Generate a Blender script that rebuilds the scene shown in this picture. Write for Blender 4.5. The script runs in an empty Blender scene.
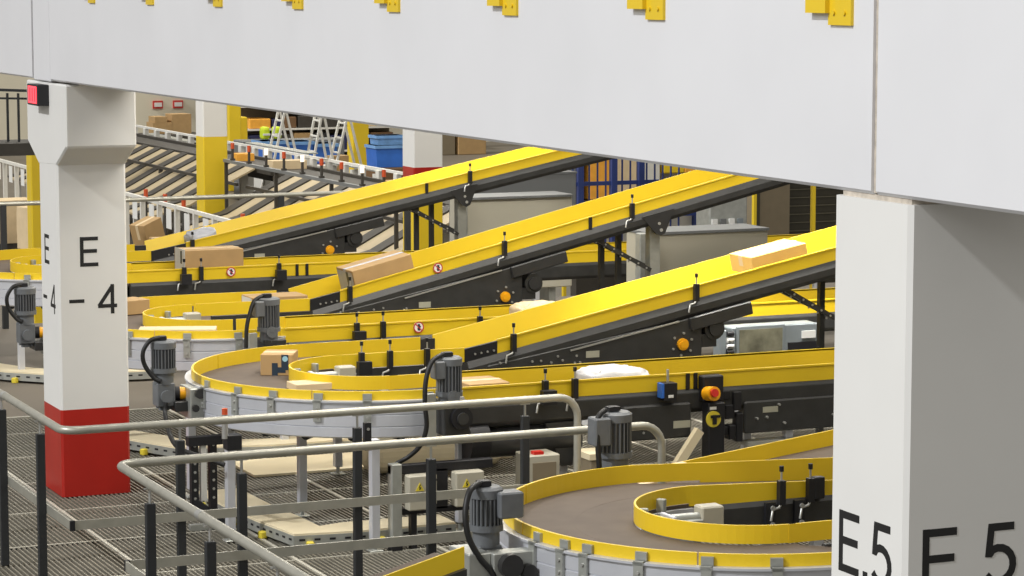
import bpy, bmesh, math, random
from mathutils import Vector, Matrix, noise as mnoise
random.seed(7)
C = bpy.context.scene.collection
PI = math.pi

# ------------------------------------------------------------------ materials
def lin(c):
    return tuple(((x / 255) / 12.92 if x / 255 <= .04045 else ((x / 255 + .055) / 1.055) ** 2.4) for x in c)
MATS = {}
def mat(name, rgb, rough=.5, metal=0., var=.12, scale=8., bump=0., emit=None, coat=0., spec=.5):
    m = bpy.data.materials.new(name); m.use_nodes = True
    nt = m.node_tree; b = nt.nodes['Principled BSDF']
    c = lin(rgb)
    tc = nt.nodes.new('ShaderNodeTexCoord')
    n = nt.nodes.new('ShaderNodeTexNoise'); n.inputs['Scale'].default_value = scale; n.inputs['Detail'].default_value = 4
    nt.links.new(tc.outputs['Object'], n.inputs['Vector'])
    r = nt.nodes.new('ShaderNodeValToRGB')
    r.color_ramp.elements[0].position = .3; r.color_ramp.elements[1].position = .7
    r.color_ramp.elements[0].color = tuple(x * (1 - var) for x in c) + (1,)
    r.color_ramp.elements[1].color = tuple(min(1, x * (1 + var * .6)) for x in c) + (1,)
    nt.links.new(n.outputs['Fac'], r.inputs['Fac'])
    nt.links.new(r.outputs['Color'], b.inputs['Base Color'])
    b.inputs['Roughness'].default_value = rough; b.inputs['Metallic'].default_value = metal
    b.inputs['Specular IOR Level'].default_value = spec
    if coat: b.inputs['Coat Weight'].default_value = coat; b.inputs['Coat Roughness'].default_value = .15
    if bump:
        bn = nt.nodes.new('ShaderNodeBump'); bn.inputs['Strength'].default_value = bump; bn.inputs['Distance'].default_value = .01
        nt.links.new(n.outputs['Fac'], bn.inputs['Height']); nt.links.new(bn.outputs['Normal'], b.inputs['Normal'])
    if emit:
        b.inputs['Emission Color'].default_value = lin(emit[0]) + (1,); b.inputs['Emission Strength'].default_value = emit[1]
    MATS[name] = m
    return m
mat('yellow_paint', (232, 197, 38), .38, var=.05, scale=3)
mat('black_frame', (53, 53, 52), .42, var=.2, scale=10)
mat('black_plastic', (26, 26, 30), .5, var=.15)
mat('dark_steel', (58, 58, 58), .4, metal=.3, var=.15)
mat('belt', (96, 84, 73), .75, var=.16, scale=5, bump=.1)
mat('aluminium', (206, 208, 214), .42, metal=.35, var=.06, scale=6)
mat('alu_groove', (128, 132, 142), .5, metal=.3, var=.06)
mat('galvanised', (176, 178, 172), .4, metal=.5, var=.12, scale=14)
mat('tube_steel', (178, 176, 164), .38, metal=.45, var=.1, scale=12)
mat('post_charcoal', (42, 44, 46), .55, var=.1)
mat('motor_grey', (104, 107, 110), .45, var=.12, scale=12)
mat('motor_dark', (74, 76, 80), .5, var=.12, scale=12)
mat('orange_cap', (240, 170, 20), .4, var=.05)
mat('cable_black', (22, 22, 22), .5, var=.1)
mat('bolt', (190, 190, 186), .35, metal=.6, var=.05)
mat('plate_label', (170, 168, 150), .5, var=.05)
mat('white_label', (232, 232, 228), .5, var=.03)
mat('cardboard', (178, 146, 100), .75, var=.08, scale=6, bump=.05)
mat('cardboard_pale', (218, 196, 158), .75, var=.07, scale=6)
mat('honey_carton', (222, 182, 104), .6, var=.05)
mat('cardboard_dark', (112, 84, 56), .8, var=.1)
mat('tape_blue', (34, 52, 70), .4, var=.1)
mat('tape_light', (150, 196, 214), .4, var=.05)
mat('poly_bag', (206, 206, 208), .4, var=.12, scale=9, bump=.9)
mat('poly_grey', (176, 178, 186), .35, var=.08, scale=12, bump=.4)
mat('white_concrete', (226, 225, 221), .7, var=.025, scale=2.2, bump=.08)
mat('beam_concrete', (222, 222, 224), .68, var=.03, scale=1.4, bump=.06)
mat('red_paint', (176, 34, 24), .35, var=.1, scale=3)
mat('column_yellow', (230, 198, 40), .4, var=.05, scale=2)
mat('letter_black', (28, 28, 28), .6, var=.1)
mat('joint_dark', (110, 104, 98), .8, var=.1)
mat('sealant', (196, 186, 172), .8, var=.25, scale=30)
mat('grating_steel', (136, 131, 118), .5, metal=.35, var=.12, scale=5)
mat('grating_seam', (196, 192, 178), .5, metal=.2, var=.1, scale=5)
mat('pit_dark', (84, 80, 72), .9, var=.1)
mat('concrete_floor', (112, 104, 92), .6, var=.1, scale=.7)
mat('cream_board', (226, 212, 178), .7, var=.08, scale=3)
mat('panel_grey', (176, 171, 154), .5, var=.03, scale=2)
mat('panel_dark', (112, 114, 114), .5, var=.05, scale=2)
mat('equip_grey', (138, 146, 150), .4, metal=.2, var=.06)
mat('glass_panel', (120, 118, 100), .12, var=.5, scale=7)
mat('red_plastic', (200, 40, 30), .4, var=.05)
mat('led_red', (255, 60, 70), .4, var=.0, emit=((255, 70, 84), 1.6))
mat('led_dark', (150, 20, 30), .4, var=.0, emit=((190, 30, 44), .7))
mat('sign_white', (236, 232, 230), .5, var=.02)
mat('sign_red', (196, 52, 46), .5, var=.02)
mat('warn_yellow', (220, 200, 60), .5, var=.02)
mat('lamp_orange', (206, 84, 44), .4, var=.05)
mat('lamp_white', (255, 240, 220), .4, var=.0, emit=((255, 236, 214), 1.1))
mat('wall_paint', (226, 220, 200), .8, var=.03, scale=1)
mat('chute_tan', (176, 160, 128), .5, var=.1, scale=4)
mat('chute_dark', (62, 58, 52), .6, var=.15)
mat('white_steel', (222, 220, 212), .5, var=.05)
mat('blue_tote', (52, 112, 206), .4, var=.12, scale=3)
mat('blue_pale', (120, 168, 224), .4, var=.2, scale=3)
mat('blue_steel', (48, 66, 128), .45, var=.1)
mat('hivis', (196, 214, 40), .6, var=.1)
mat('navy_cloth', (40, 44, 84), .8, var=.15)
mat('orange_box', (238, 170, 60), .6, var=.1)
mat('dark_cage', (62, 58, 44), .6, var=.12)
mat('cage_wire', (96, 92, 74), .5, var=.1)
mat('brown_panel', (128, 116, 94), .6, var=.05)

# ------------------------------------------------------------------ mesh builder
class MB:
    def __init__(s): s.v = []; s.f = []; s.m = []; s.sm = []
    def add(s, vs, fs, m=0, smooth=False):
        o = len(s.v); s.v += [tuple(p) for p in vs]
        for f in fs: s.f.append([o + i for i in f]); s.m.append(m); s.sm.append(smooth)
        return s
    def hexa(s, P, m=0):
        return s.add(P, [(0, 1, 2, 3), (7, 6, 5, 4), (0, 4, 5, 1), (1, 5, 6, 2), (2, 6, 7, 3), (3, 7, 4, 0)], m)
    def box(s, x0, x1, y0, y1, z0, z1, m=0):
        return s.hexa([(x0, y0, z0), (x0, y1, z0), (x1, y1, z0), (x1, y0, z0), (x0, y0, z1), (x0, y1, z1), (x1, y1, z1), (x1, y0, z1)], m)
    def obox(s, c, size, rz=0, slope=0, m=0, roll=0):
        """box centred at c; turned by rz about z after pitching its x axis up by slope (rise over run)"""
        R = Matrix.Rotation(rz, 3, 'Z') @ Matrix.Rotation(-math.atan(slope), 3, 'Y') @ Matrix.Rotation(roll, 3, 'X')
        a, b, d = size[0] / 2, size[1] / 2, size[2] / 2
        P = [(-a, -b, -d), (-a, b, -d), (a, b, -d), (a, -b, -d), (-a, -b, d), (-a, b, d), (a, b, d), (a, -b, d)]
        return s.hexa([Vector(c) + R @ Vector(p) for p in P], m)
    def bar(s, p0, p1, w, h, m=0):
        """rectangular bar from p0 to p1, w across, h up"""
        p0, p1 = Vector(p0), Vector(p1); d = (p1 - p0).normalized()
        up = Vector((0, 0, 1)) if abs(d.z) < .95 else Vector((0, 1, 0))
        x = d.cross(up).normalized() * (w / 2); y = x.cross(d).normalized() * (h / 2)
        P = [p0 - x - y, p0 + x - y, p1 + x - y, p1 - x - y, p0 - x + y, p0 + x + y, p1 + x + y, p1 - x + y]
        return s.hexa(P, m)
    def cyl(s, p0, p1, r, seg=16, m=0, r1=None):
        p0, p1 = Vector(p0), Vector(p1); r1 = r if r1 is None else r1
        d = (p1 - p0).normalized(); up = Vector((0, 0, 1)) if abs(d.z) < .9 else Vector((1, 0, 0))
        x = d.cross(up).normalized(); y = d.cross(x)
        vs = []
        for p, q in ((p0, r), (p1, r1)):
            vs += [p + (x * math.cos(2 * PI * i / seg) + y * math.sin(2 * PI * i / seg)) * q for i in range(seg)]
        s.add(vs, [(i, (i + 1) % seg, seg + (i + 1) % seg, seg + i) for i in range(seg)], m, True)
        s.add(vs[:seg], [tuple(range(seg))], m); s.add(vs[seg:], [tuple(range(seg))[::-1]], m)
        return s
    def tube(s, pts, r, seg=8, m=0):
        pts = [Vector(p) for p in pts]; n = len(pts); rings = []; x = None
        for i, p in enumerate(pts):
            d = (pts[min(i + 1, n - 1)] - pts[max(i - 1, 0)]).normalized()
            if x is None:
                up = Vector((0, 0, 1)) if abs(d.z) < .9 else Vector((1, 0, 0)); x = d.cross(up).normalized()
            else: x = (x - d * x.dot(d)).normalized()
            y = d.cross(x)
            rings.append([p + (x * math.cos(2 * PI * k / seg) + y * math.sin(2 * PI * k / seg)) * r for k in range(seg)])
        vs = [q for R in rings for q in R]; fs = []
        for i in range(n - 1):
            for k in range(seg): fs.append((i * seg + k, i * seg + (k + 1) % seg, (i + 1) * seg + (k + 1) % seg, (i + 1) * seg + k))
        s.add(vs, fs, m, True)
        s.add(rings[0], [tuple(range(seg))], m); s.add(rings[-1], [tuple(range(seg))[::-1]], m)
        return s
    def prism(s, poly, axis, a0, a1, m=0):
        def P(p, a):
            return {'x': (a, p[0], p[1]), 'y': (p[0], a, p[1]), 'z': (p[0], p[1], a)}[axis]
        n = len(poly); vs = [P(p, a0) for p in poly] + [P(p, a1) for p in poly]
        s.add(vs, [tuple(range(n)), tuple(range(n, 2 * n))[::-1]] + [(i, (i + 1) % n, n + (i + 1) % n, n + i) for i in range(n)], m)
        return s
    def strip(s, top, depth, y0, y1, m=0, y0b=None, y1b=None):
        """wall along a path top=[(x,z)..], depth below it, between y0 and y1 (optionally other y at the bottom)"""
        y0b = y0 if y0b is None else y0b; y1b = y1 if y1b is None else y1b
        for (xa, za), (xb, zb) in zip(top, top[1:]):
            s.hexa([(xa, y0b, za - depth), (xa, y1b, za - depth), (xb, y1b, zb - depth), (xb, y0b, zb - depth),
                    (xa, y0, za), (xa, y1, za), (xb, y1, zb), (xb, y0, zb)], m)
        return s
    def arc(s, c, prof, a0, a1, n=40, m=0):
        """closed (r,z) section swept about c from angle a0 to a1 (degrees)"""
        k = len(prof); vs = []; full = abs(a1 - a0) >= 359.9
        steps = n if full else n + 1
        for i in range(steps):
            t = math.radians(a0 + (a1 - a0) * i / n)
            vs += [(c[0] + r * math.cos(t), c[1] + r * math.sin(t), z) for r, z in prof]
        fs = []
        for i in range(n):
            j = (i + 1) % steps
            for q in range(k): fs.append((i * k + q, i * k + (q + 1) % k, j * k + (q + 1) % k, j * k + q))
        if not full: fs += [tuple(range(k)), tuple(range(n * k, n * k + k))[::-1]]
        return s.add(vs, fs, m)
    def ribbon(s, pts, w, to3, t=.003, m=0):
        """flat stroke along 2D pts, width w, mapped by to3(x, y, off)"""
        n = len(pts); L = []; R = []
        for i in range(n):
            a = Vector(pts[max(i - 1, 0)]); b = Vector(pts[min(i + 1, n - 1)]); d = (b - a).normalized()
            q = Vector((-d.y, d.x)) * w / 2
            if 0 < i < n - 1:
                d0 = (Vector(pts[i]) - a).normalized(); cs = max(.5, abs(d0.dot(d))); q /= cs
            L.append(Vector(pts[i]) + q); R.append(Vector(pts[i]) - q)
        for i in range(n - 1):
            P = [L[i], R[i], R[i + 1], L[i + 1]]
            s.hexa([to3(p.x, p.y, 0) for p in P] + [to3(p.x, p.y, t) for p in P], m)
        return s
    def build(s, name, mats, parent=None, bevel=0, seg=1):
        mats = [mats] if isinstance(mats, str) else mats
        off = Vector((0, 0, 0)); p = parent
        while p is not None: off += Vector(p.location); p = p.parent
        me = bpy.data.meshes.new(name)
        me.from_pydata([tuple(Vector(v) - off) for v in s.v], [], s.f)
        for k in mats: me.materials.append(MATS[k])
        for i, pl in enumerate(me.polygons): pl.material_index = s.m[i]; pl.use_smooth = s.sm[i]
        bm = bmesh.new(); bm.from_mesh(me); bmesh.ops.recalc_face_normals(bm, faces=bm.faces); bm.to_mesh(me); bm.free()
        o = bpy.data.objects.new(name, me); C.objects.link(o)
        if parent: o.parent = parent
        if bevel:
            b = o.modifiers.new('bevel', 'BEVEL'); b.width = bevel; b.segments = seg; b.limit_method = 'ANGLE'; b.angle_limit = .6
        return o
def tag(o, label, cat, group=None, kind=None):
    o['label'] = label; o['category'] = cat
    if group: o['group'] = group
    if kind: o['kind'] = kind
    return o
def thing(name, label, cat, loc, group=None):
    o = bpy.data.objects.new(name, None); C.objects.link(o); o.location = loc; o.empty_display_size = .2
    return tag(o, label, cat, group)
def struct(name, mb, mats, bevel=0):
    o = mb.build(name, mats, None, bevel); o['kind'] = 'structure'; return o

# ------------------------------------------------------------------ setting: floor, hall
U0, V0 = 4.697, 18.77                     # near corner of the E-4 column, building axes: x along the belts, y along the column row
g = MB()
x = 2.6
while x < 12.5:
    g.box(x, x + .012, 9.2, 22.4, -.03, 0); x += .034
y = 9.2
while y < 22.4:
    g.box(2.6, 12.5, y, y + .006, -.026, -.004); y += .5
for k in range(11):
    g.box(2.6 + k * .98, 2.6 + k * .98 + .022, 9.2, 22.4, -.035, .003, 1)
for k in range(12):
    g.box(2.6, 12.5, 9.5 + k * 1.1, 9.515 + k * 1.1, -.035, .002, 1)
g.box(2.6, 12.5, 22.38, 22.42, -.05, .01, 1)
struct('floor', g, ['grating_steel', 'grating_seam'])
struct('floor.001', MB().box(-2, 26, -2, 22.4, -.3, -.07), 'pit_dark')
struct('floor.002', MB().box(-2, 26, 22.4, 28.6, -.5, 0), 'concrete_floor')
struct('floor.003', MB().box(-20, 60, 28.6, 110, -2.3, -2.0), 'concrete_floor')
struct('wall_back', MB().box(-20, 64, 88, 88.4, -2, 8), 'wall_paint')

# ------------------------------------------------------------------ concrete frame
CW = .505
def column(name, label, u, v, zb, zt, band=None, zband=.63, corbel=False, group=None, DV=CW):
    e = thing(name, label, 'column', (u + CW / 2, v + CW / 2, zb), group)
    c = .016
    P = [(u + c, v), (u + CW - c, v), (u + CW, v + c), (u + CW, v + DV - c), (u + CW - c, v + DV), (u + c, v + DV), (u, v + DV - c), (u, v + c)]
    m = MB()
    m.prism(P, 'z', zband if band else zb, zt, 0)
    m.build('shaft', 'white_concrete', e)
    if band:
        m = MB(); m.prism(P, 'z', zb, zband, 0); m.build('painted_band', band, e)['label'] = ('red' if band == 'red_paint' else 'yellow') + ' painted band around the foot'
    if corbel:
        m = MB(); v0, v1 = v - .29, v + CW + .33
        m.prism([(v, 2.385), (v + CW, 2.365), (v1, 2.52), (v1, 2.965), (v0, 2.965), (v0, 2.525)], 'x', u - .002, u + CW + .002)
        m.build('corbel', 'white_concrete', e, .012)
    return e
def glyph(ch):
    """strokes in a box 0..w by 0..1"""
    if ch == 'E': return .62, [[(.06, 0), (.06, 1)], [(0, .935), (.62, .935)], [(0, .52), (.58, .52)], [(0, .065), (.62, .065)]]
    if ch == '-': return .55, [[(0, .5), (.55, .5)]]
    if ch == '.': return .16, [[(.02, .07), (.16, .07)]]
    if ch == '4': return .66, [[(.5, 0), (.5, 1)], [(.52, .97), (.03, .27)], [(0, .27), (.66, .27)]]
    if ch == '5':
        a = [(.13, .5)] + [(.3 + .27 * math.cos(t), .33 + .27 * math.sin(t)) for t in [math.radians(d) for d in range(115, -150, -20)]]
        return .6, [[(.1, .935), (.58, .935)], [(.16, .97), (.11, .46)], a]
def letter(parent, ch, face, pos, z, h, fixed):
    w, st = glyph(ch); m = MB()
    if face == 'front': to3 = lambda x, y, o: (pos + x * h, fixed + .001 - o, z + y * h)      # faces -y
    else: to3 = lambda x, y, o: (fixed + .001 - o, pos - x * h, z + y * h)                      # faces -x
    for k, s_ in enumerate(st): m.ribbon(s_, .125, to3, .002 + .0002 * k)
    return m.build('letter', 'letter_black', parent)
e4 = column('concrete_column', 'white concrete column marked E -4 with red painted foot and corbel head', U0, V0, 0, 2.965, 'red_paint', .632, True)
letter(e4, 'E', 'front', U0 + .16, 1.658, .213, V0); letter(e4, '-', 'front', U0 + .075, 1.312, .20, V0); letter(e4, '4', 'front', U0 + .285, 1.312, .212, V0)
letter(e4, 'E', 'side', V0 + .385, 1.658, .213, U0); letter(e4, '-', 'side', V0 + .45, 1.312, .20, U0); letter(e4, '4', 'side', V0 + .235, 1.312, .212, U0)
e5 = column('concrete_column', 'big white concrete column marked E.5 standing right beside the nearest curved belt', U0, 7.5, 0, 2.962, DV=.485)
letter(e5, 'E', 'front', U0 + .07, 1.67, .213, 7.5); letter(e5, '.', 'front', U0 + .245, 1.67, .213, 7.5); letter(e5, '5', 'front', U0 + .305, 1.67, .213, 7.5)
letter(e5, 'E', 'side', 7.92, 1.67, .213, U0); letter(e5, '.', 'side', 7.765, 1.67, .213, U0); letter(e5, '5', 'side', 7.712, 1.67, .213, U0)

def beam(v0, v1, label):
    o = MB().prism([(U0 + .012, 2.98), (U0 + .488, 2.98), (U0 + .5, 2.992), (U0 + .5, 4.6), (U0, 4.6), (U0, 2.992)], 'y', v0, v1).build('concrete_beam', 'beam_concrete', None, 0)
    return tag(o, label, 'beam')
beam(7.745, 18.885, 'long white concrete beam spanning from the E -4 column to the E.5 column')
beam(1.2, 7.715, 'white concrete beam running right of the brown joint above the E.5 column')
beam(19.425, 30, 'short visible white beam end left of the red display')
o = MB().box(U0 + .004, U0 + .5, 18.92, 19.4, 2.97, 4.6).build('beam_stub', 'beam_concrete', None, .008)
tag(o, 'narrow white upright piece between two dark joints above the E -4 column', 'beam')
j = MB().box(U0 + .01, U0 + .49, 7.716, 7.744, 2.985, 4.6).build('joint_sealant', 'sealant')
tag(j, 'crumbly brown sealant strip in the beam joint above the E.5 column', 'joint')
j = MB().box(U0 + .015, U0 + .46, 7.515, 7.95, 2.962, 2.98).build('bearing_pad', 'sealant')
tag(j, 'thin brown bearing pad between the E.5 column head and the beam', 'pad')
j = MB().box(U0 + .03, U0 + .47, 18.6, 19.2, 2.967, 2.98).build('bearing_pad', 'joint_dark')
tag(j, 'dark bearing pad on the corbel head of the E -4 column', 'pad')
# yellow brackets along the beam
where = ['nearest the brown joint', 'second from the brown joint', 'third from the brown joint', 'fourth from the brown joint', 'fifth from the brown joint',
         'sixth from the brown joint', 'seventh from the brown joint', 'farthest from the brown joint']
for k in range(8):
    v = 7.872 + 1.394 * k
    b = thing('yellow_bracket', 'yellow steel angle bracket bolted to the white beam, ' + where[k], 'bracket', (U0, v, 3.53), 'yellow brackets along the beam')
    MB().box(U0 - .012, U0, v, v + .15, 3.538, 3.95).build('bolt_plate', 'yellow_paint', b)
    m = MB().box(U0 - .03, U0, v + .14, v + .275, 3.578, 3.95)
    m.build('ledge', 'yellow_paint', b)
    for dv in (.04, .11):
        MB().cyl((U0 - .012, v + dv, 3.58), (U0 - .018, v + dv, 3.58), .009, 6).build('bolt', 'yellow_paint', b)

# red LED display on the E-4 column
d = thing('led_display', 'small black box with glowing red display fixed on the E -4 column head', 'display', (U0 - .05, 19.08, 2.8))
MB().box(U0 - .085, U0 - .002, 18.93, 19.24, 2.8, 2.95).build('housing', 'black_plastic', d, .004)
MB().box(U0 - .089, U0 - .085, 18.96, 19.2, 2.815, 2.937).build('screen', 'led_red', d)['label'] = 'glowing red screen'
m = MB()
for dv in (.04, .11, .18): m.box(U0 - .091, U0 - .089, 18.955 + dv, 18.967 + dv, 2.83, 2.925)
m.build('digits', 'led_dark', d)

# ------------------------------------------------------------------ shared conveyor parts
ZT, ZB = 1.0, .9                # rail top and belt height
UC, RO, RI = 6.58, 1.225, .56  # curve centre, outer and inner rail radius
def photo_eye(par, u, v, zt, s=1, big=False):
    m = MB()
    m.box(u - .018, u + .018, v - .035 * s - .02, v - .035 * s + .02, zt - .12, zt + .015)
    m.cyl((u, v - .035 * s, zt + .01), (u, v - .035 * s, zt + .07), .006, 8, 1); m.cyl((u, v - .035 * s, zt + .065), (u, v - .035 * s, zt + .095), .013, 8)
    m.tube([(u, v - .045 * s, zt - .1), (u - .02, v - .05 * s, zt - .13), (u - .06, v - .05 * s, zt - .14), (u - .07, v - .05 * s, zt - .2)], .008, 6, 1)
    if big: m.box(u - .05, u + .05, v - .09 * s - .03, v - .09 * s + .03, zt - .14, zt - .045)
    m.build('photo_eye', ['black_plastic', 'bolt'], par)
def gap_plate(par, u, v, zt, w=.02):
    MB().box(u - w, u + w, v - .014, v - .004, zt - .115, zt - .005).build('joint_plate', 'black_plastic', par)
def prohibition_sign(par, u, v, z, slope=0, r=.045):
    s_ = MB(); y = v - .004
    s_.cyl((u, y, z), (u, y - .002, z), r, 20, 0)
    n = 20
    ring = MB()
    for k in range(n):
        a, b = 2 * PI * k / n, 2 * PI * (k + 1) / n
        P = [(u + q * math.cos(t), z + q * math.sin(t)) for t, q in ((a, r), (b, r), (b, r * .8), (a, r * .8))]
        ring.prism(P, 'y', y - .002, y - .003, 0)
    o = s_.build('prohibition_sign', 'sign_white', par)
    ring.build('red_ring', 'sign_red', o)
    f = MB().box(u - .008, u + .012, y - .0026, y - .002, z - .026, z + .026); f.obox((u + .004, y - .0026, z - .004), (.035, .0008, .012), 0, .8)
    f.build('figure', 'tape_blue', o)
    MB().bar((u - r * .66, y - .0035, z + r * .66), (u + r * .66, y - .0035, z - r * .66), .001, r * .17).build('slash', 'sign_red', o)
    return o
def gear_motor(par, u, v, ztop, h_motor=.2, h_gear=.26, r=.087, cable=None, cap=(.12, 0), jbox=None, foot=True):
    """upright gear motor; root part is the finned body"""
    m = MB(); n = 22
    zb = ztop - h_motor
    m.cyl((u, v, ztop - .055), (u, v, ztop - .012), r, 20); m.cyl((u, v, ztop - .012), (u, v, ztop), r, 20, 0, r * .82)
    m.cyl((u, v, zb), (u, v, ztop - .05), r * .84, 20, 1)
    for k in range(n):
        t = 2 * PI * k / n
        p = Vector((math.cos(t), math.sin(t), 0))
        m.bar(Vector((u, v, zb + .01)) + p * r * .9, Vector((u, v, ztop - .058)) + p * r * .9, .006, r * .2, 0)
    m.cyl((u, v, zb - .02), (u, v, zb + .012), r * 1.02, 20)
    body = m.build('gear_motor', ['motor_grey', 'motor_dark'], par); body['label'] = 'grey upright finned gear motor'
    if h_gear:
        zg = zb - .02 - h_gear
        q = MB(); q.cyl((u, v, zb - .1), (u, v, zb - .02), r * .8, 16); q.box(u - r * .72, u + r * .72, v - r * .72, v + r * .72, zg + .03, zb - .09)
        q.cyl((u, v - r * .72, zg + .1), (u, v - r * .98, zg + .1), r * .5, 14); q.cyl((u, v, zg), (u, v, zg + .04), r * .45, 12)
        for a in range(4): q.cyl((u + r * .6 * math.cos(a * PI / 2 + .8), v + r * .6 * math.sin(a * PI / 2 + .8), zg + .01), (u + r * .6 * math.cos(a * PI / 2 + .8), v + r * .6 * math.sin(a * PI / 2 + .8), zg + .03), .012, 6)
        q.build('gearbox', 'motor_grey', body, .006)
        if cap:
            q = MB(); a = Vector((u + r * .7, v, zg + .11)); b = Vector((u + cap[0], v + cap[1], zg + .11)); d = (b - a).normalized()
            q.cyl(a, a + d * .05, r * .55, 14, 1); q.cyl(a + d * .05, a + d * .1, r * .52, 14, 0, r * .44); q.cyl(a + d * .1, a + d * .125, r * .44, 14, 0, r * .2)
            q.build('shaft_cap', ['orange_cap', 'black_plastic'], body)['label'] = 'orange plastic shaft cap'
    if jbox:
        q = MB(); q.box(u + jbox[0] - jbox[2] / 2, u + jbox[0] + jbox[2] / 2, v + jbox[1] - .06, v + jbox[1] + .05, ztop - jbox[3] - .02, ztop - .02)
        q.build('terminal_box', 'motor_grey', body, .008)
    if cable:
        q = MB(); q.tube(cable, .016, 8); q.build('cable', 'cable_black', body)
    g_ = MB().cyl((u - r * .1, v, ztop), (u - r * .1, v, ztop + .03), .03, 10); g_.box(u - r * .5, u + r * .2, v - .03, v + .03, ztop + .005, ztop + .028)
    g_.build('cable_gland', 'black_plastic', body)
    return body
def smooth_path(pts, n=6):
    P = [Vector(p) for p in pts]; P = [P[0]] + P + [P[-1]]; out = []
    for i in range(1, len(P) - 2):
        for k in range(n):
            t = k / n; a, b, c, d = P[i - 1], P[i], P[i + 1], P[i + 2]
            out.append(.5 * ((2 * b) + (c - a) * t + (2 * a - 5 * b + 4 * c - d) * t * t + (3 * b - a - 3 * c + d) * t ** 3))
    out.append(P[-1]); return out
def foot_leg(par, u, v, zt, w=.07, name='leg', m='aluminium', z0=0):
    q = MB(); q.box(u - w / 2, u + w / 2, v - w / 2, v + w / 2, z0 + .06, zt); q.cyl((u, v, z0), (u, v, z0 + .07), .014, 8, 1); q.box(u - w * .8, u + w * .8, v - w * .8, v + w * .8, z0, z0 + .012, 1)
    return q.build(name, [m, 'galvanised'], par, .004)

# ------------------------------------------------------------------ curved conveyors
def curve_conveyor(vc, label, legs, clamps, UC, inner_box=True):
    t = thing('curve_conveyor', label, 'conveyor', (UC, vc, 0))
    c = (UC, vc)
    A0, A1 = 90, 270
    m = MB().arc(c, [(RI, ZB), (RO, ZB), (RO, ZB - .02), (RI, ZB - .02)], A0, A1, 56)
    m.arc(c, [(RI + .3, ZB + .0005), (RI + .31, ZB + .0005), (RI + .31, ZB - .003), (RI + .3, ZB - .003)], A0, A1, 56); m.build('belt', 'belt', t)
    m = MB()
    for a0, a1 in ((A0, 131.6), (132, 179.6), (180, 231.6), (232, A1 + 9)):
        m.arc(c, [(RO, ZB - .02), (RO, ZT), (RO + .014, ZT), (RO + .014, ZB - .02)], a0, a1, 14)
    m.build('outer_rail', 'yellow_paint', t)
    m = MB()
    m.arc(c, [(RI, ZB + .006), (RI, ZT), (RI - .012, ZT), (RI - .012, ZB + .006)], A0, A1, 40)
    m.build('inner_rail', 'yellow_paint', t)
    # side skirt: extruded aluminium with grooves
    z0 = .69
    prof = [(RO - .03, z0), (RO + .03, z0), (RO + .045, z0 + .01), (RO + .045, z0 + .07), (RO + .038, z0 + .075), (RO + .045, z0 + .08), (RO + .045, z0 + .15), (RO + .038, z0 + .155), (RO + .045, z0 + .16),
            (RO + .045, .925), (RO + .06, .928), (RO + .06, .94), (RO + .014, .94), (RO + .014, .9), (RO - .03, .88)]
    m = MB().arc(c, prof, A0 + 5, A1 + 9, 56)
    m.build('side_skirt', 'aluminium', t)['label'] = 'silver aluminium side skirt with grooves'
    MB().arc(c, [(RI - .03, .7), (RI + .02, .7), (RI + .02, .88), (RI - .03, .88)], A0, A1, 36).build('inner_skirt', 'aluminium', t)
    MB().arc(c, [(RI, .72), (RO - .03, .72), (RO - .03, .76), (RI, .76)], A0, A1, 40).build('base_pan', 'black_frame', t)
    for a in clamps:
        r = math.radians(a); q = MB()
        R_ = Matrix.Rotation(r, 3, 'Z'); cc = Vector((UC, vc, 0))
        def B(r0, r1, w, za, zb, mi=0):
            P = [R_ @ Vector((rr, s_ * w, 0)) + cc for rr, s_ in ((r0, -1), (r0, 1), (r1, 1), (r1, -1))]
            q.hexa([(p.x, p.y, za) for p in P] + [(p.x, p.y, zb) for p in P], mi)
        B(RO + .046, RO + .062, .025, .8, .945); B(RO + .014, RO + .03, .03, .915, .985); B(RO + .03, RO + .062, .03, .925, .94)
        for zz in (.83, .89): 
            p = R_ @ Vector((RO + .062, 0, 0)) + cc; p2 = R_ @ Vector((RO + .07, 0, 0)) + cc
            q.cyl((p.x, p.y, zz), (p2.x, p2.y, zz), .009, 6, 1)
        q.build('rail_clamp', ['galvanised', 'bolt'], t)
    for du, dv, zt in legs: foot_leg(t, UC + du, vc + dv, zt, .058)
    # return rollers hanging below
    m = MB()
    for a in range(100, 270, 16):
        r = math.radians(a)
        m.cyl((UC + .62 * math.cos(r), vc + .62 * math.sin(r), .685), (UC + 1.15 * math.cos(r), vc + 1.15 * math.sin(r), .685), .035, 10)
    m.build('return_roller', 'black_plastic', t)['label'] = 'black return rollers under the belt'
    if inner_box:
        q = MB().box(UC - .2, UC - .07, vc + .06, vc + .16, .84, .985); q.build('drive_guard', 'panel_grey', t, .008)
        q = MB().box(UC - .36, UC - .2, vc + .04, vc + .15, .87, .925); q.box(UC - .4, UC - .375, vc - .0, vc + .15, .87, .96, 1); q.cyl((UC - .36, vc + .1, .93), (UC - .2, vc + .1, .93), .025, 10)
        q.build('tension_block', ['galvanised', 'aluminium'], t, .004)
        for a, mi in ((118, 0), (150, 0), (178, 0)):
            r = math.radians(a); p = Vector((UC + (RI - .05) * math.cos(r), vc + (RI - .05) * math.sin(r), .93))
            MB().obox(p, (.05, .03, .07), r).build('rail_clamp', 'galvanised', t, .004)
    return t
CL = (188, 205, 219, 234, 249, 268)
legs3 = [(-.57, -.2, .7), (-.52, -1.48, .74), (-1.28, -.8, .7), (-1.07, .77, .7), (.2, 1.2, .7), (.24, -1.1, .7), (-.75, .85, .7)]
V1, V2, V3, V4 = 25.55, 21.03, 17.64, 12.11
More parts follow.
